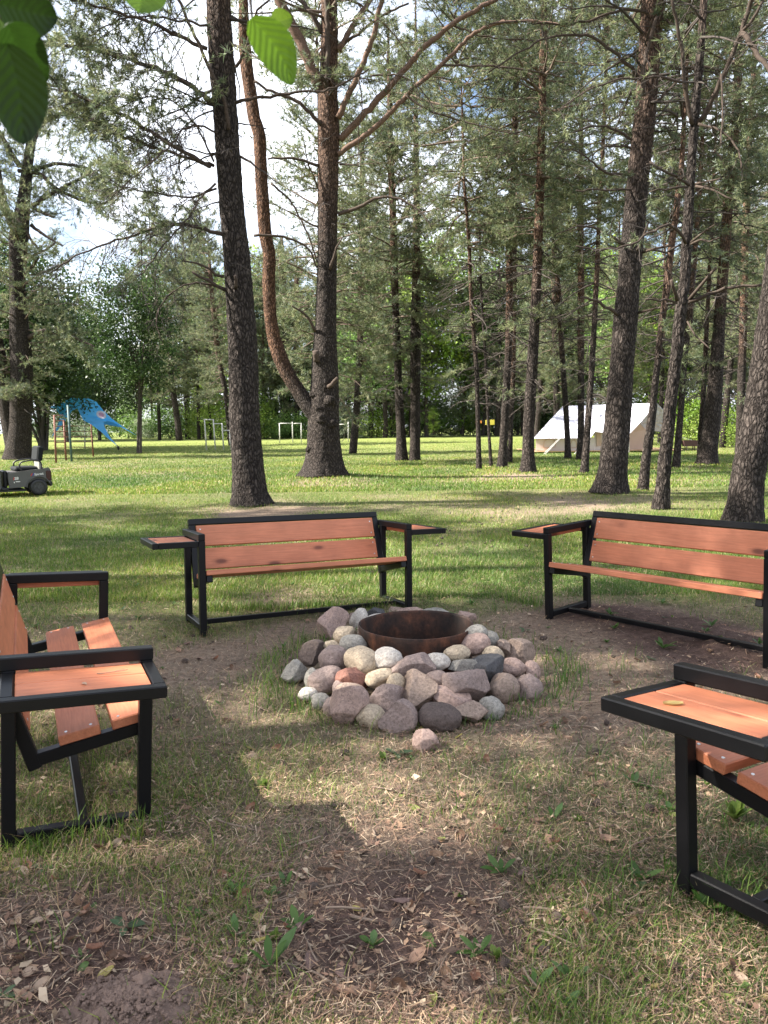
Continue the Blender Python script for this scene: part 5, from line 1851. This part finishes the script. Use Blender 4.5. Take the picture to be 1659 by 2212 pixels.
for rad, m_ in ((1.0, 0), (.55, 1)):
    c_ = at(*SS(905, 390, 53.75)) + e * (.05 if m_ == 0 else .06)
    ux = unit(at(*SS(940, 425, 53.7)) - at(*SS(870, 355, 53.8)))
    uy = np.cross(e, ux)
    th = np.linspace(0, 2 * PI, 28, endpoint=False)
    mb.add(np.concatenate([c_ + (np.cos(th)[:, None] * ux * .37 + np.sin(th)[:, None] * uy * .30) * rad, [c_]]), [(28, q, (q + 1) % 28) for q in range(28)], None, None, m_)
simple('sail_mark', (.42, .25, .38), .7)
spart(mb, 'round_emblem', [M['sail_pale'], M['sail_mark']])
mb = MB(); mb.tube([at(*SS(1160, 885, 50.4)), at(*SS(1185, 915, 50.3)), at(*SS(1192, 962, 50.2))], [.03, .09, .04], 6); spart(mb, 'ground_strap', M['black_steel'], True)
mb = MB(); mb.tube([at(*SS(640, 140, 54.9)), at(*SS(640, 960, 54.9))], .05, 8); spart(mb, 'mast', M['white_paint'], True)

# ------------------------------------------------------------------ climbing frame, pull-up bars, signs
g = at(*SS(160, 1100, 37))
fr = empty('climbing_frame', (g[0], g[1], 0))
tag(fr, 'old rusty climbing frame of thin bars with one green post, left of the blue sail', 'climbing frame')
gb = np.array([g[0], g[1], 0])
posts = {'a': ((140, 390), (165, 1100), 37), 'b': ((295, 470), (330, 1075), 39.4), 'c': ((362, 230), (422, 1087), 38.2), 'd': ((740, 545), (777, 1027), 43.4)}
PT = {}
for kx, ((u0, v0), (u1, v1), Yd) in posts.items():
    p1, p0 = at(*SS(u1, v1, Yd)), at(*SS(u0, v0, Yd))
    p1[2] = -.1
    PT[kx] = (p0, p1)
    mb = MB(); mb.tube([p1 - gb, p0 - gb], .045 if kx != 'c' else .055, 8)
    tag(mb.build('post', M['green_paint'] if kx == 'c' else M['rust_paint'], fr), 'green post' if kx == 'c' else None)
for ka, kb, vs in (('a', 'b', (395, 485, 575, 660, 745, 840, 930)), ('b', 'd', (570, 657, 745, 830, 915))):
    for v in vs:
        mm = []
        for kx in (ka, kb):
            (u0, v0), (u1, v1), Yd = posts[kx]
            mm.append(at(*SS(u0 + (u1 - u0) * (v - v0) / (v1 - v0), v, Yd)) - gb)
        mb = MB(); mb.tube(mm, .022, 6); mb.build('rung', M['rust_paint'], fr)


def bars(name, label, conv, posts, rails, Yd, rad, mat, group=None):
    P0 = at(*conv(*posts[0][1], Yd))
    root = empty(name, (P0[0], P0[1], float(height_at(P0[0], P0[1]))))
    bb = np.array(root.location)
    for a_, b_ in posts:
        p, q = at(*conv(*a_, Yd)), at(*conv(*b_, Yd))
        q[2] = min(q[2], bb[2] - .05)
        mb = MB(); mb.tube([q - bb, p - bb], rad, 8); mb.build('post', mat, root)
    for a_, b_ in rails:
        mb = MB(); mb.tube([at(*conv(*a_, Yd)) - bb, at(*conv(*b_, Yd)) - bb], rad * .8, 8); mb.build('crossbar', mat, root)
    tag(root, label, 'pull-up bars', group)
    return root


def UU(u, v, Yd):
    return (411.5 + .2315 * u, 855.8 + .2315 * v, Yd)


bars('exercise_bars', 'white pull-up bars of stepped height left of the thick dark pine trunk', UU, [((130, 215), (150, 490)), ((212, 215), (233, 487)), ((293, 252), (310, 485)), ((365, 318), (376, 480))],
     [((130, 219), (212, 219)), ((216, 258), (294, 256)), ((299, 322), (366, 320))], 50.0, .045, M['white_paint'])
bars('exercise_bars', 'white pull-up bars seen between the two thick pines', UU, [((830, 250), (833, 425)), ((950, 240), (955, 415)), ((1033, 250), (1034, 420))], [((826, 254), (950, 254)), ((950, 256), (1033, 254))], 60.0, .04, M['white_paint'])
bars('exercise_bars', 'white post with a side bar just right of the forked pine', UU, [((1472, 240), (1472, 424))], [((1390, 264), (1472, 262))], 60.0, .04, M['white_paint'])


def VV(u, v, Yd):
    return (960 + .1323 * u, 822.9 + .1323 * v, Yd)


for (x0, x1, y0, y1, mat, lab) in ((672, 818, 634, 718, 'yellow_card', 'yellow sign board behind the thin crooked pine'), (512, 610, 650, 692, 'orange_card', 'small orange sign behind the slim straight dark pine')):
    a_, b_ = at(*VV(x0, y1, 57.5)), at(*VV(x1, y0, 57.5))
    mid = (a_ + b_) / 2
    gz = float(height_at(mid[0], 57.5))
    root = empty('sign', (mid[0], 57.5, gz))
    mb = MB(); mb.box(a_[0] - mid[0], b_[0] - mid[0], -.02, .02, a_[2] - gz, b_[2] - gz, .005); mb.build('board', M[mat], root, False)
    mb = MB(); mb.beam((0, .05, -.05), (0, .05, b_[2] - gz - .05), .07, .05, (0, 1, 0)); mb.build('post', M['stick'], root, False)
    tag(root, lab, 'sign')

# ------------------------------------------------------------------ the little utility car
def poly_prism(mb, poly, y0, y1, m=0):
    from mathutils.geometry import tessellate_polygon
    n = len(poly)
    T = np.array([list(t) for t in tessellate_polygon([[Vector((x, z, 0)) for x, z in poly]])])
    V = [(x, y0, z) for x, z in poly] + [(x, y1, z) for x, z in poly]
    Q = [(i, (i + 1) % n, n + (i + 1) % n, n + i) for i in range(n)]
    mb.add(V, np.concatenate([T, T[:, ::-1] + n]), Q, None, m)


def cu(u, v):
    return ((u - 860) / 988, (1395 - v) / 988)


g = ground_at(85.3, 1070.5)
CM = Matrix.Translation((g[0], g[1], float(height_at(g[0], g[1])) + .005)) @ Matrix.Rotation(.58, 4, 'Z') @ Matrix.Scale(1.02, 4)
car = empty('utility_car', M=CM)
tag(car, 'small grey open utility car with black wheels, cut off by the left edge', 'car')
arch = [(.245 * math.cos(a_), .185 + .245 * math.sin(a_)) for a_ in np.linspace(.42, PI - .05, 16)]
sideP = [cu(255, 1205), cu(240, 930), cu(262, 885), cu(310, 862), cu(560, 832), cu(960, 792), cu(1085, 772), cu(1118, 806), cu(1142, 1020), cu(1125, 1085)] + arch + [cu(590, 1185)]
mb = MB()
poly_prism(mb, sideP, 0.0, .05)
poly_prism(mb, sideP, .88, .93)
mb.box(cu(250, 0)[0], .25, .05, .88, .30, .56, .01)
mb.box(-1.9, cu(105, 0)[0] - .0, 0.0, .93, .15, .53, .03)
mb.build('body', M['car_paint'], car, False)
mb = MB()
mb.box(-1.9, -.26, .03, .9, .11, .155, .01)
mb.box(cu(100, 0)[0], cu(252, 0)[0], .02, .91, .155, .2, .01)
mb.build('underframe', M['car_black'], car, False)
mb = MB(); mb.box(cu(170, 0)[0], cu(250, 0)[0], .2, .8, .2, .58, .02); mb.build('seat_base', M['car_black'], car, False)
mb = MB(); mb.box(-1.5, cu(112, 0)[0], .08, .85, .53, .62, .03); mb.build('front_seat', M['car_seat'], car, False)
mb = MB(); mb.box(-1.08, -1.0, .08, .85, .66, 1.0, .03); mb.build('front_backrest', M['car_seat'], car, False)
mb = MB(); mb.box(cu(400, 0)[0], .02, .08, .85, .56, .66, .03); mb.build('rear_seat', M['car_seat'], car, False)
mb = MB(); mb.beam((.06, .46, .78), (.105, .46, 1.12), .74, .13, (1, 0, 0), .03); bk = mb.build('rear_backrest', M['car_seat'], car, False)
mb = MB(); mb.box(.05, .10, .14, .78, .58, .78, .01); mb.build('backrest_shell', M['decal_white'], car, False).data.materials[0] = simple('grey_plastic', (.22, .22, .20), .5)
for yy in (.025, .905):
    pts = [cu(548, 850), cu(500, 775), cu(482, 715), cu(500, 655), cu(560, 622), cu(700, 600), cu(850, 588), cu(905, 612), cu(940, 665), cu(948, 720), cu(932, 800)]
    S, R = resample(np.array([(x, yy, z) for x, z in pts]), [.017] * len(pts), .02)
    mb = MB(); mb.tube(S, R, 10); mb.build('hand_rail', M['car_black'], car)
mb = MB(); mb.beam((cu(1085, 0)[0], .03, .33), (cu(1075, 0)[0], .03, .57), .09, .12, (1, 0, 0), .02); mb.build('tail_lamp', M['car_lamp'], car, False)
mb = MB(); mb.box(cu(1085, 0)[0], cu(1160, 0)[0], .02, .9, .2, .32, .025); mb.build('bumper', M['car_black'], car, False)
mb = MB()
S = np.array([(.252 * math.cos(a_), -.006, .185 + .252 * math.sin(a_)) for a_ in np.linspace(.3, PI - .02, 24)])
mb.tube(S, .014, 8); mb.build('arch_trim', M['car_paint'], car)
for yy in (-.02, .82):
    mb = MB()
    prof = [(.115, 0), (.15, -.004), (.178, .01), (.19, .03), (.19, .09), (.178, .115), (.115, .12)]
    th = np.linspace(0, 2 * PI, 40, endpoint=False)
    V = np.concatenate([np.stack([r_ * np.cos(th), np.full(40, y_), r_ * np.sin(th)], 1) for r_, y_ in prof])
    ii = np.arange(len(prof) - 1)[:, None] * 40
    jj = np.arange(40)[None]
    kk = (jj + 1) % 40
    mb.add(V + np.array([0, yy, .19]), None, np.stack([ii + jj, ii + 40 + jj, ii + 40 + kk, ii + kk], -1).reshape(-1, 4))
    ty = mb.build('wheel', M['car_black'], car)
    mb = MB()
    mb.tube([(0, yy + .03, .19), (0, yy + .09, .19)], .117, 28)
    for q in range(9):
        a_ = q * 2 * PI / 9
        mb.beam((.03 * math.cos(a_), yy + .018, .19 + .03 * math.sin(a_)), (.112 * math.cos(a_ + .2), yy + .018, .19 + .112 * math.sin(a_ + .2)), .022, .02, (0, 1, 0), .004)
    mb.tube([(0, yy + .005, .19), (0, yy + .03, .19)], .03, 14)
    mb.build('rim', simple('rim_metal', (.05, .05, .055), .35), ty, False)


def decal(text, u, v, size, mat, shear=0.0, rot=0.0):
    cu_ = bpy.data.curves.new('lettering', 'FONT')
    cu_.body = text
    cu_.size = size
    cu_.extrude = .0008
    cu_.shear = shear
    cu_.offset = size * .02
    o = bpy.data.objects.new('lettering', cu_)
    COL.objects.link(o)
    cu_.materials.append(M[mat])
    x, z = cu(u, v)
    o.parent = car
    o.location = (x, -.003, z)
    o.rotation_euler = (PI / 2, -rot, 0)
    me = bpy.data.meshes.new_from_object(o)
    o2 = bpy.data.objects.new('lettering', me)
    COL.objects.link(o2)
    o2.parent, o2.location, o2.rotation_euler = car, o.location, o.rotation_euler
    bpy.data.objects.remove(o)
    return o2


decal('SB', 362, 1018, .085, 'decal_white', .15)
decal('Spartak', 780, 938, .065, 'decal_white', .1, .07)
for (a_, b_, m_) in (((705, 945), (740, 892), 'decal_red'), ((738, 948), (775, 888), 'decal_blue'), ((350, 1025), (362, 965), 'decal_red')):
    mb = MB()
    p, q = cu(*a_), cu(*b_)
    mb.beam((p[0], -.002, p[1]), (q[0], -.002, q[1]), .02, .002, (0, 1, 0), .0004)
    mb.build('stripe_mark', M[m_], car, False)
for (u0, u1, v_, h_) in ((352, 368, 1078, .03), (390, 478, 1063, .018)):
    mb = MB()
    p, q = cu(u0, v_), cu(u1, v_)
    mb.beam((p[0], -.002, p[1]), (q[0], -.002, q[1]), h_, .002, (0, 1, 0), .0004)
    mb.build('small_mark', M['decal_white'], car, False)

# ------------------------------------------------------------------ leaves hanging into the picture, close to the camera
def near_leaf(mb, bpx, tpx, wpx, Yb, Yt, col, sk=0.0, seed=0):
    rg = np.random.default_rng(seed)
    b, t = at(*bpx, Yb), at(*tpx, Yt)
    L = np.linalg.norm(t - b)
    ax = unit(t - b)
    vw = unit((b + t) / 2 - CAM)
    sd = unit(np.cross(vw, ax))
    nm = np.cross(ax, sd)
    hw = wpx / 2 * m_per_px((b + t) / 2)
    ns, nt_ = 90, 25
    s = np.linspace(0, 1, ns)[:, None]
    tt = np.linspace(-1, 1, nt_)[None]
    wid = hw * np.clip(np.sin(PI * np.clip(s, 0, 1) ** .85), 0, 1) ** .62 * (1 - .12 * s)
    wid = wid * (1 + .035 * (np.abs(((s * 16) % 1) - .5) * 2 - .5)) + hw * .01
    bend = np.sin(s * 2.2) * .10 * L
    rip = .007 * L * np.cos(2 * PI * 8 * (s - .30 * np.abs(tt)))
    fold = .16 * np.abs(tt) * hw
    off = sk * hw * np.sin(PI * s)
    V = b + ax * (s * L)[..., None] + sd * (tt * wid + off)[..., None] + nm * (bend + rip - fold)[..., None]
    vein = np.minimum(np.abs(tt) * 14 + 0 * s, np.abs((((8 * (s - .30 * np.abs(tt))) % 1) - .5)) * 26)
    kf = np.clip(vein, 0, 1)
    C = np.asarray(col)[None, None] * (0.8 + .4 * fbm(s * 8 + seed, tt * 3 + 0 * s, 0, seed, 3))[..., None]
    C = C * kf[..., None] + np.asarray(col) * 1.2 * (1 - kf[..., None])
    i = (np.arange(ns - 1)[:, None] * nt_ + np.arange(nt_ - 1)[None]).ravel()
    mb.add(V.reshape(-1, 3), None, np.stack([i, i + 1, i + nt_ + 1, i + nt_], 1), C.reshape(-1, 3))


LG = (.011, .027, .004)  # leaf colours carry the light: darkened for shade, brighter where backlit
for lab, tw, leaves in [
    ('alder twig with green leaves coloured dark for shade hanging into the top left corner', [(-60, -80), (-20, 20), (20, 60)],
     [((-5, 8), (125, 40), 120, .70, .72, LG, 0), ((15, -40), (-20, 85), 90, .76, .74, (.09, .16, .02), 0), ((15, 48), (98, 182), 120, .68, .72, (.016, .040, .005), .2), ((15, 95), (50, 312), 130, .66, .68, LG, -.1)]),
    ('leaf with small holes hanging in at the top edge', [(300, -90), (312, -40)], [((312, -45), (300, 28), 105, .8, .8, (.11, .20, .025), 0)]),
    ('pair of green leaves coloured bright as if backlit hanging in at the top, before the forked pine', [(540, -60), (538, 10), (545, 40)], [((543, 40), (632, 182), 88, .9, .92, (.11, .21, .016), -.25), ((585, 50), (632, 38), 50, .95, .96, (.12, .20, .02), 0)]),
]:
    p0 = at(*tw[-1], .75 if tw[-1][0] < 400 else .92)
    root = empty('leafy_twig', p0)
    mb = MB()
    S = np.array([at(x, y, .75 if x < 400 else .92) - p0 for x, y in tw])
    S, R = resample(S, np.linspace(.0022, .0012, len(S)), .01)
    mb.tube(S, R, 8, TWIG)
    mb.build('stem', M['branch'], root)
    for q, lf in enumerate(leaves):
        mb = MB()
        near_leaf(mb, *lf, seed=q + 3)
        mb.v = [v - p0 for v in mb.v]
        mb.build('leaf', M['leaf'], root)
    tag(root, lab, 'twig')

# ------------------------------------------------------------------ small things on the ground
def put(o, px, py, dz=0.0):
    g = ground_at(px, py)
    o.location = (g[0], g[1], float(height_at(g[0], g[1])) + dz)


def cone_mesh(seed):
    mb = MB()
    V = ICO4 if False else ICO2
    V, F = ico(4)
    ph = np.arctan2(V[:, 1], V[:, 0])
    sp = np.sin(ph * 5 + V[:, 2] * 14) * np.sin(ph * 8 - V[:, 2] * 11)
    V = V * (1 + .22 * np.clip(sp * 2, -1, 1))[:, None] * np.array([.0125, .0125, .019]) * (1 + .1 * seed)
    V = V * (1 - .25 * np.clip(V[:, 2:3] / .03, 0, 1))
    mb.add(V[:, [2, 0, 1]], F)
    return mb.mesh('pine_cone', M['cone_scale'])


rg = np.random.default_rng(3)
CONES = [cone_mesh(0), cone_mesh(1)]
spots = [(418, 1376), (357, 1376), (370, 1537), (399, 1430), (743, 1629), (1173, 1382), (164, 2001), (1087, 1963), (1546, 1915), (1402, 1749), (1077, 1840), (1310, 1564), (1286, 1626), (1370, 1652), (1325, 1421), (245, 1700)]
nfix = len(spots)
for _ in range(62):
    spots.append((rg.normal(1060, 110), rg.uniform(1062, 1185)))
for _ in range(34):
    spots.append((rg.uniform(60, 500), rg.uniform(1000, 1085)))
for _ in range(16):
    spots.append((rg.uniform(500, 1600), rg.uniform(1700, 2150)))
for _ in range(14):
    spots.append((rg.uniform(1250, 1640), rg.uniform(1050, 1110)))
for q, (px, py) in enumerate(spots):
    o = bpy.data.objects.new('pine_cone', CONES[q % 2])
    COL.objects.link(o)
    put(o, px, py, .009)
    o.rotation_euler = (rg.normal(0, .4), rg.normal(0, .4), rg.uniform(0, 6.28))
    f = rg.uniform(.8, 1.25)
    o.scale = (f, f, f)
    tag(o, 'dark open pine cone lying in the grass', 'pine cone', 'pine cones lying on the ground')


def small_leaf(L, Wd, curl, col, seed):
    rg = np.random.default_rng(seed)
    s = np.linspace(0, 1, 12)[:, None]
    t = np.linspace(-1, 1, 7)[None]
    w = Wd / 2 * np.sin(PI * np.clip(s, .02, .98) ** .9) ** .7
    z = curl * L * (t ** 2 * .35 + (s - .5) ** 2 * rg.uniform(-.5, 1.0)) + L * .05 * (fbm(s * 3 + seed, t * 2, 0, seed, 2) - .5)
    V = np.stack([s * L - L / 2 + 0 * t, t * w, z], -1)
    mb = MB()
    i = (np.arange(11)[:, None] * 7 + np.arange(6)[None]).ravel()
    C = np.asarray(col)[None, None] * (.7 + .6 * fbm(s * 5 + seed, t * 3, 0, seed, 3))[..., None]
    mb.add(V.reshape(-1, 3), None, np.stack([i, i + 1, i + 8, i + 7], 1), C.reshape(-1, 3))
    return mb.mesh('fallen_leaf', M['leaf'])


BR = [(.30, .19, .12), (.42, .27, .19), (.17, .10, .065), (.46, .34, .25), (.30, .15, .095)]
FL = [small_leaf(.06, .038, .5, BR[q % 5], q) for q in range(8)]
GL = [small_leaf(.055, .036, .3, c, 20 + q) for q, c in enumerate([(.42, .36, .12), (.30, .34, .10), (.50, .40, .16), (.12, .19, .06)])]
for q in range(235):
    py = 1400 + 780 * rg.random() ** .8
    px = rg.uniform(-20, 1680)
    g = ground_at(px, py)
    if math.hypot(g[0] - PX, g[1] - PY) < .95:
        continue
    gl = rg.random() < .16
    o = bpy.data.objects.new('fallen_leaf', (GL if gl else FL)[rg.integers(0, 4 if gl else 8)])
    COL.objects.link(o)
    put(o, px, py, .010)
    f = rg.uniform(.45, 1.0)
    o.scale = (f, f, f)
    o.rotation_euler = (rg.normal(0, .35), rg.normal(0, .35), rg.uniform(0, 6.28))
    if gl:
        tag(o, 'yellowish green fallen leaf lying on the litter', 'leaf', 'yellowish fallen leaves')
    else:
        tag(o, 'dry brown curled leaf lying on the litter', 'leaf', 'dry brown fallen leaves')
# named leaves and debris on the furniture
def on_bench(o, bi, loc, rot):
    o.matrix_world = BMAT[bi] @ Matrix.Translation(loc) @ Matrix.Rotation(rot, 4, 'Z')


o = bpy.data.objects.new('fallen_leaf', GL[2]); COL.objects.link(o)
on_bench(o, 3, (-BL / 2 - BT * .62, BD * .12, TABLE_Z + .012), 2.6)
o.matrix_world = BMAT[3] @ Matrix.Translation((-BL / 2 - BT * .66, BD * .17, TABLE_Z - .001)) @ Matrix.Rotation(2.5, 4, 'Z')
tag(o, 'pale yellow leaf lying on the side table of the nearest bench', 'leaf')
o = bpy.data.objects.new('fallen_leaf', FL[3]); COL.objects.link(o)
o.matrix_world = BMAT[2] @ Matrix.Translation((BL / 2 + BT * .66, 0.0, TABLE_Z - .001)) @ Matrix.Rotation(.6, 4, 'Z') @ Matrix.Scale(.4, 4)
tag(o, 'crumpled brown scrap of leaf on the side table of the left bench', 'leaf')


def stick_mesh(L, r, seed, fork=False):
    rg = np.random.default_rng(seed)
    P, e = wander((-L / 2, 0, 0), (1, 0, 0), L, 9, rg, .14, 0)
    P[:, 2] = P[:, 2] * .25
    mb = MB()
    S, R = resample(P, np.linspace(r, r * .6, 10), L / 24)
    mb.tube(S, R, 7)
    if fork:
        Q, e = wander(P[5], (.6, .7, .1), L * .35, 5, rg, .2, 0)
        mb.tube(Q, np.linspace(r * .6, r * .3, 6), 6)
    return mb.mesh('fallen_twig', M['stick'])


ST = [stick_mesh(.22, .0035, 1, True), stick_mesh(.16, .003, 2), stick_mesh(.30, .004, 3, True), stick_mesh(.11, .0035, 4), stick_mesh(.09, .006, 5)]
for q in range(150):
    py = 1430 + 760 * rg.random() ** .75
    px = rg.uniform(-20, 1680)
    g = ground_at(px, py)
    if math.hypot(g[0] - PX, g[1] - PY) < .98:
        continue
    o = bpy.data.objects.new('fallen_twig', ST[rg.integers(0, 5)])
    COL.objects.link(o)
    put(o, px, py, .010)
    f = rg.uniform(.5, 1.1)
    o.scale = (f, f, f)
    o.rotation_euler = (0, rg.normal(0, .06), rg.uniform(0, 6.28))
    tag(o, 'dry brown twig lying on the ground', 'twig', 'dry twigs lying on the ground')
o = bpy.data.objects.new('fallen_twig', ST[0]); COL.objects.link(o)
o.matrix_world = BMAT[2] @ Matrix.Translation((BL / 2 + BT * .4, 0.10, TABLE_Z + .001)) @ Matrix.Rotation(1.2, 4, 'Z') @ Matrix.Scale(.5, 4)
tag(o, 'thin brown needle twig lying on the side table of the left bench', 'twig')

CH = []
for q in range(4):
    r2 = np.random.default_rng(60 + q)
    V, F = ico(3)
    V = V * (1 + 1.1 * (fbm(V[:, 0] * 2 + q, V[:, 1] * 2, V[:, 2] * 2, q, 3) - .5))[:, None] * np.array([.034, .015, .004])
    V[:, 2] += .12 * V[:, 0] ** 2 / .034
    mb = MB(); mb.add(V, F); CH.append(mb.mesh('bark_chip', M['bark_chip']))
for q, (px, py) in enumerate([(430, 1424), (405, 1392), (868, 1950), (668, 2078), (735, 2098), (1450, 1478), (640, 2010), (1020, 2050), (990, 1740), (500, 2090), (1130, 1890), (1280, 1990)]):
    o = bpy.data.objects.new('bark_chip', CH[q % 4])
    COL.objects.link(o)
    put(o, px, py, .010)
    o.rotation_euler = (rg.normal(0, .15), rg.normal(0, .15), rg.uniform(0, 6.28))
    tag(o, 'flat reddish brown flake of pine bark lying on the ground', 'bark', 'flakes of pine bark on the ground')


def weed_mesh(seed, n, L, up, pal, wd=.32):
    rg = np.random.default_rng(seed)
    mb = MB()
    for q in range(n):
        a = q * 2.4 + rg.normal(0, .3)
        l = L * rg.uniform(.55, 1.15)
        s = np.linspace(0, 1, 9)[:, None]
        t = np.linspace(-1, 1, 5)[None]
        w = l * wd / 2 * np.sin(PI * np.clip(s, .03, .97) ** 1.3) ** .8
        el = up * rg.uniform(.6, 1.3)
        rr = s * l * math.cos(el)
        zz = s * l * math.sin(el) - .35 * l * s ** 2 * math.cos(el) * rg.uniform(.3, 1.2) + .12 * np.abs(t) * w + .008
        x = rr * math.cos(a) - t * w * math.sin(a)
        y = rr * math.sin(a) + t * w * math.cos(a)
        V = np.stack([x + 0 * t, y + 0 * t, zz + 0 * t], -1)
        i = (np.arange(8)[:, None] * 5 + np.arange(4)[None]).ravel()
        c = np.asarray(pal[rg.integers(0, len(pal))]) * rg.uniform(.8, 1.2)
        mb.add(V.reshape(-1, 3), None, np.stack([i, i + 1, i + 6, i + 5], 1), c)
    return mb.mesh('weed', M['leaf'])


PW = [(.07, .14, .03), (.10, .17, .045), (.085, .15, .05)]
WD = [weed_mesh(1, 7, .10, .7, PW), weed_mesh(2, 9, .075, .9, PW, .45), weed_mesh(3, 5, .13, .8, PW, .28), weed_mesh(4, 14, .06, 1.0, [(.16, .22, .05), (.13, .2, .04)], .5), weed_mesh(5, 6, .09, .45, [(.09, .14, .07)], .45)]
WSP = [(582, 2092, 2, 1.0, 'pale broad-leaved weed with upright leaves near the bottom middle'), (1585, 1775, 3, 1.6, 'bright yellow-green leafy weed behind the leg of the nearest bench'), (1432, 1402, 0, 1.0, 'broad weed in the litter between fire pit and right bench'),
       (857, 1632, 4, .9, 'broad flat green leaf plant just in front of the stones'), (1530, 1968, 0, .9, 'green weed beside the floor bar of the nearest bench'), (270, 2010, 4, .8, 'low blue-green clump in the lower left grass'), (1195, 1770, 2, .7, 'small upright weed in the litter right of the middle')]
for px, py, k_, sc, lab in WSP:
    o = bpy.data.objects.new('weed', WD[k_]); COL.objects.link(o)
    put(o, px, py, -.002); o.scale = (sc, sc, sc)
    tag(o, lab, 'weed')
for q in range(110):
    py = rg.uniform(1260, 2190) if q < 75 else rg.uniform(1180, 1400)
    px = rg.uniform(-20, 1680)
    g = ground_at(px, py)
    if math.hypot(g[0] - PX, g[1] - PY) < 1.0:
        continue
    o = bpy.data.objects.new('weed', WD[rg.integers(0, 5)]); COL.objects.link(o)
    put(o, px, py, -.002)
    f = rg.uniform(.3, .75)
    o.scale = (f, f, f)
    o.rotation_euler = (0, 0, rg.uniform(0, 6.28))
    tag(o, 'small broad-leaved weed growing in the thin grass', 'weed', 'weeds growing in the thin grass')

# heap of soil thrown up by a mole
mb = MB()
nr_, na_ = 46, 110
rr_, aa_ = np.meshgrid(np.linspace(0.0, 1.0, nr_), np.linspace(0, 2 * PI, na_, endpoint=False), indexing='ij')
hx_, hy_ = rr_ * np.cos(aa_) * .20, rr_ * np.sin(aa_) * .17
edge = 1 + .25 * (fbm(np.cos(aa_) * 2, np.sin(aa_) * 2, 0, 3, 2) - .5) * 2
hx_, hy_ = hx_ * edge, hy_ * edge
hz_ = .060 * np.clip(1 - rr_ ** 1.6, 0, 1) * (.75 + .5 * fbm(hx_ * 18, hy_ * 18, 0, 7, 2)) + .030 * (1 - rr_ ** 4) * (fbm(hx_ * 55, hy_ * 55, 0, 9, 3) - .35) - .012 * rr_
i = (np.arange(nr_ - 1)[:, None] * na_ + np.arange(na_)[None])
j = (np.arange(nr_ - 1)[:, None] * na_ + (np.arange(na_)[None] + 1) % na_)
mb.add(np.stack([hx_, hy_, hz_], -1).reshape(-1, 3), None, np.stack([i, i + na_, j + na_, j], -1).reshape(-1, 4))
V0, F0 = ico(2)
rg = np.random.default_rng(12)
for q in range(1100):
    a_, r_ = rg.uniform(0, 6.28), abs(rg.normal(0, .55))
    x_, y_ = r_ * .19 * math.cos(a_), r_ * .16 * math.sin(a_)
    s_ = rg.gamma(1.6, .0016) + .0013
    V = V0 * (1 + 1.3 * (vnoise(V0[:, 0] * 2 + q, V0[:, 1] * 2, V0[:, 2] * 2, 5) - .5))[:, None] * s_ * np.array([1, 1, .8])
    z_ = .060 * max(0, 1 - min(r_, 1) ** 1.6) + .006 * (r_ < 1) + .001
    mb.add(V + np.array([x_, y_, z_]), F0)
o = mb.build('soil_heap', M['soil'], None, False)
put(o, 280, 2192, .0)
tag(o, 'crumbly heap of reddish soil at the lower left edge', 'soil heap')
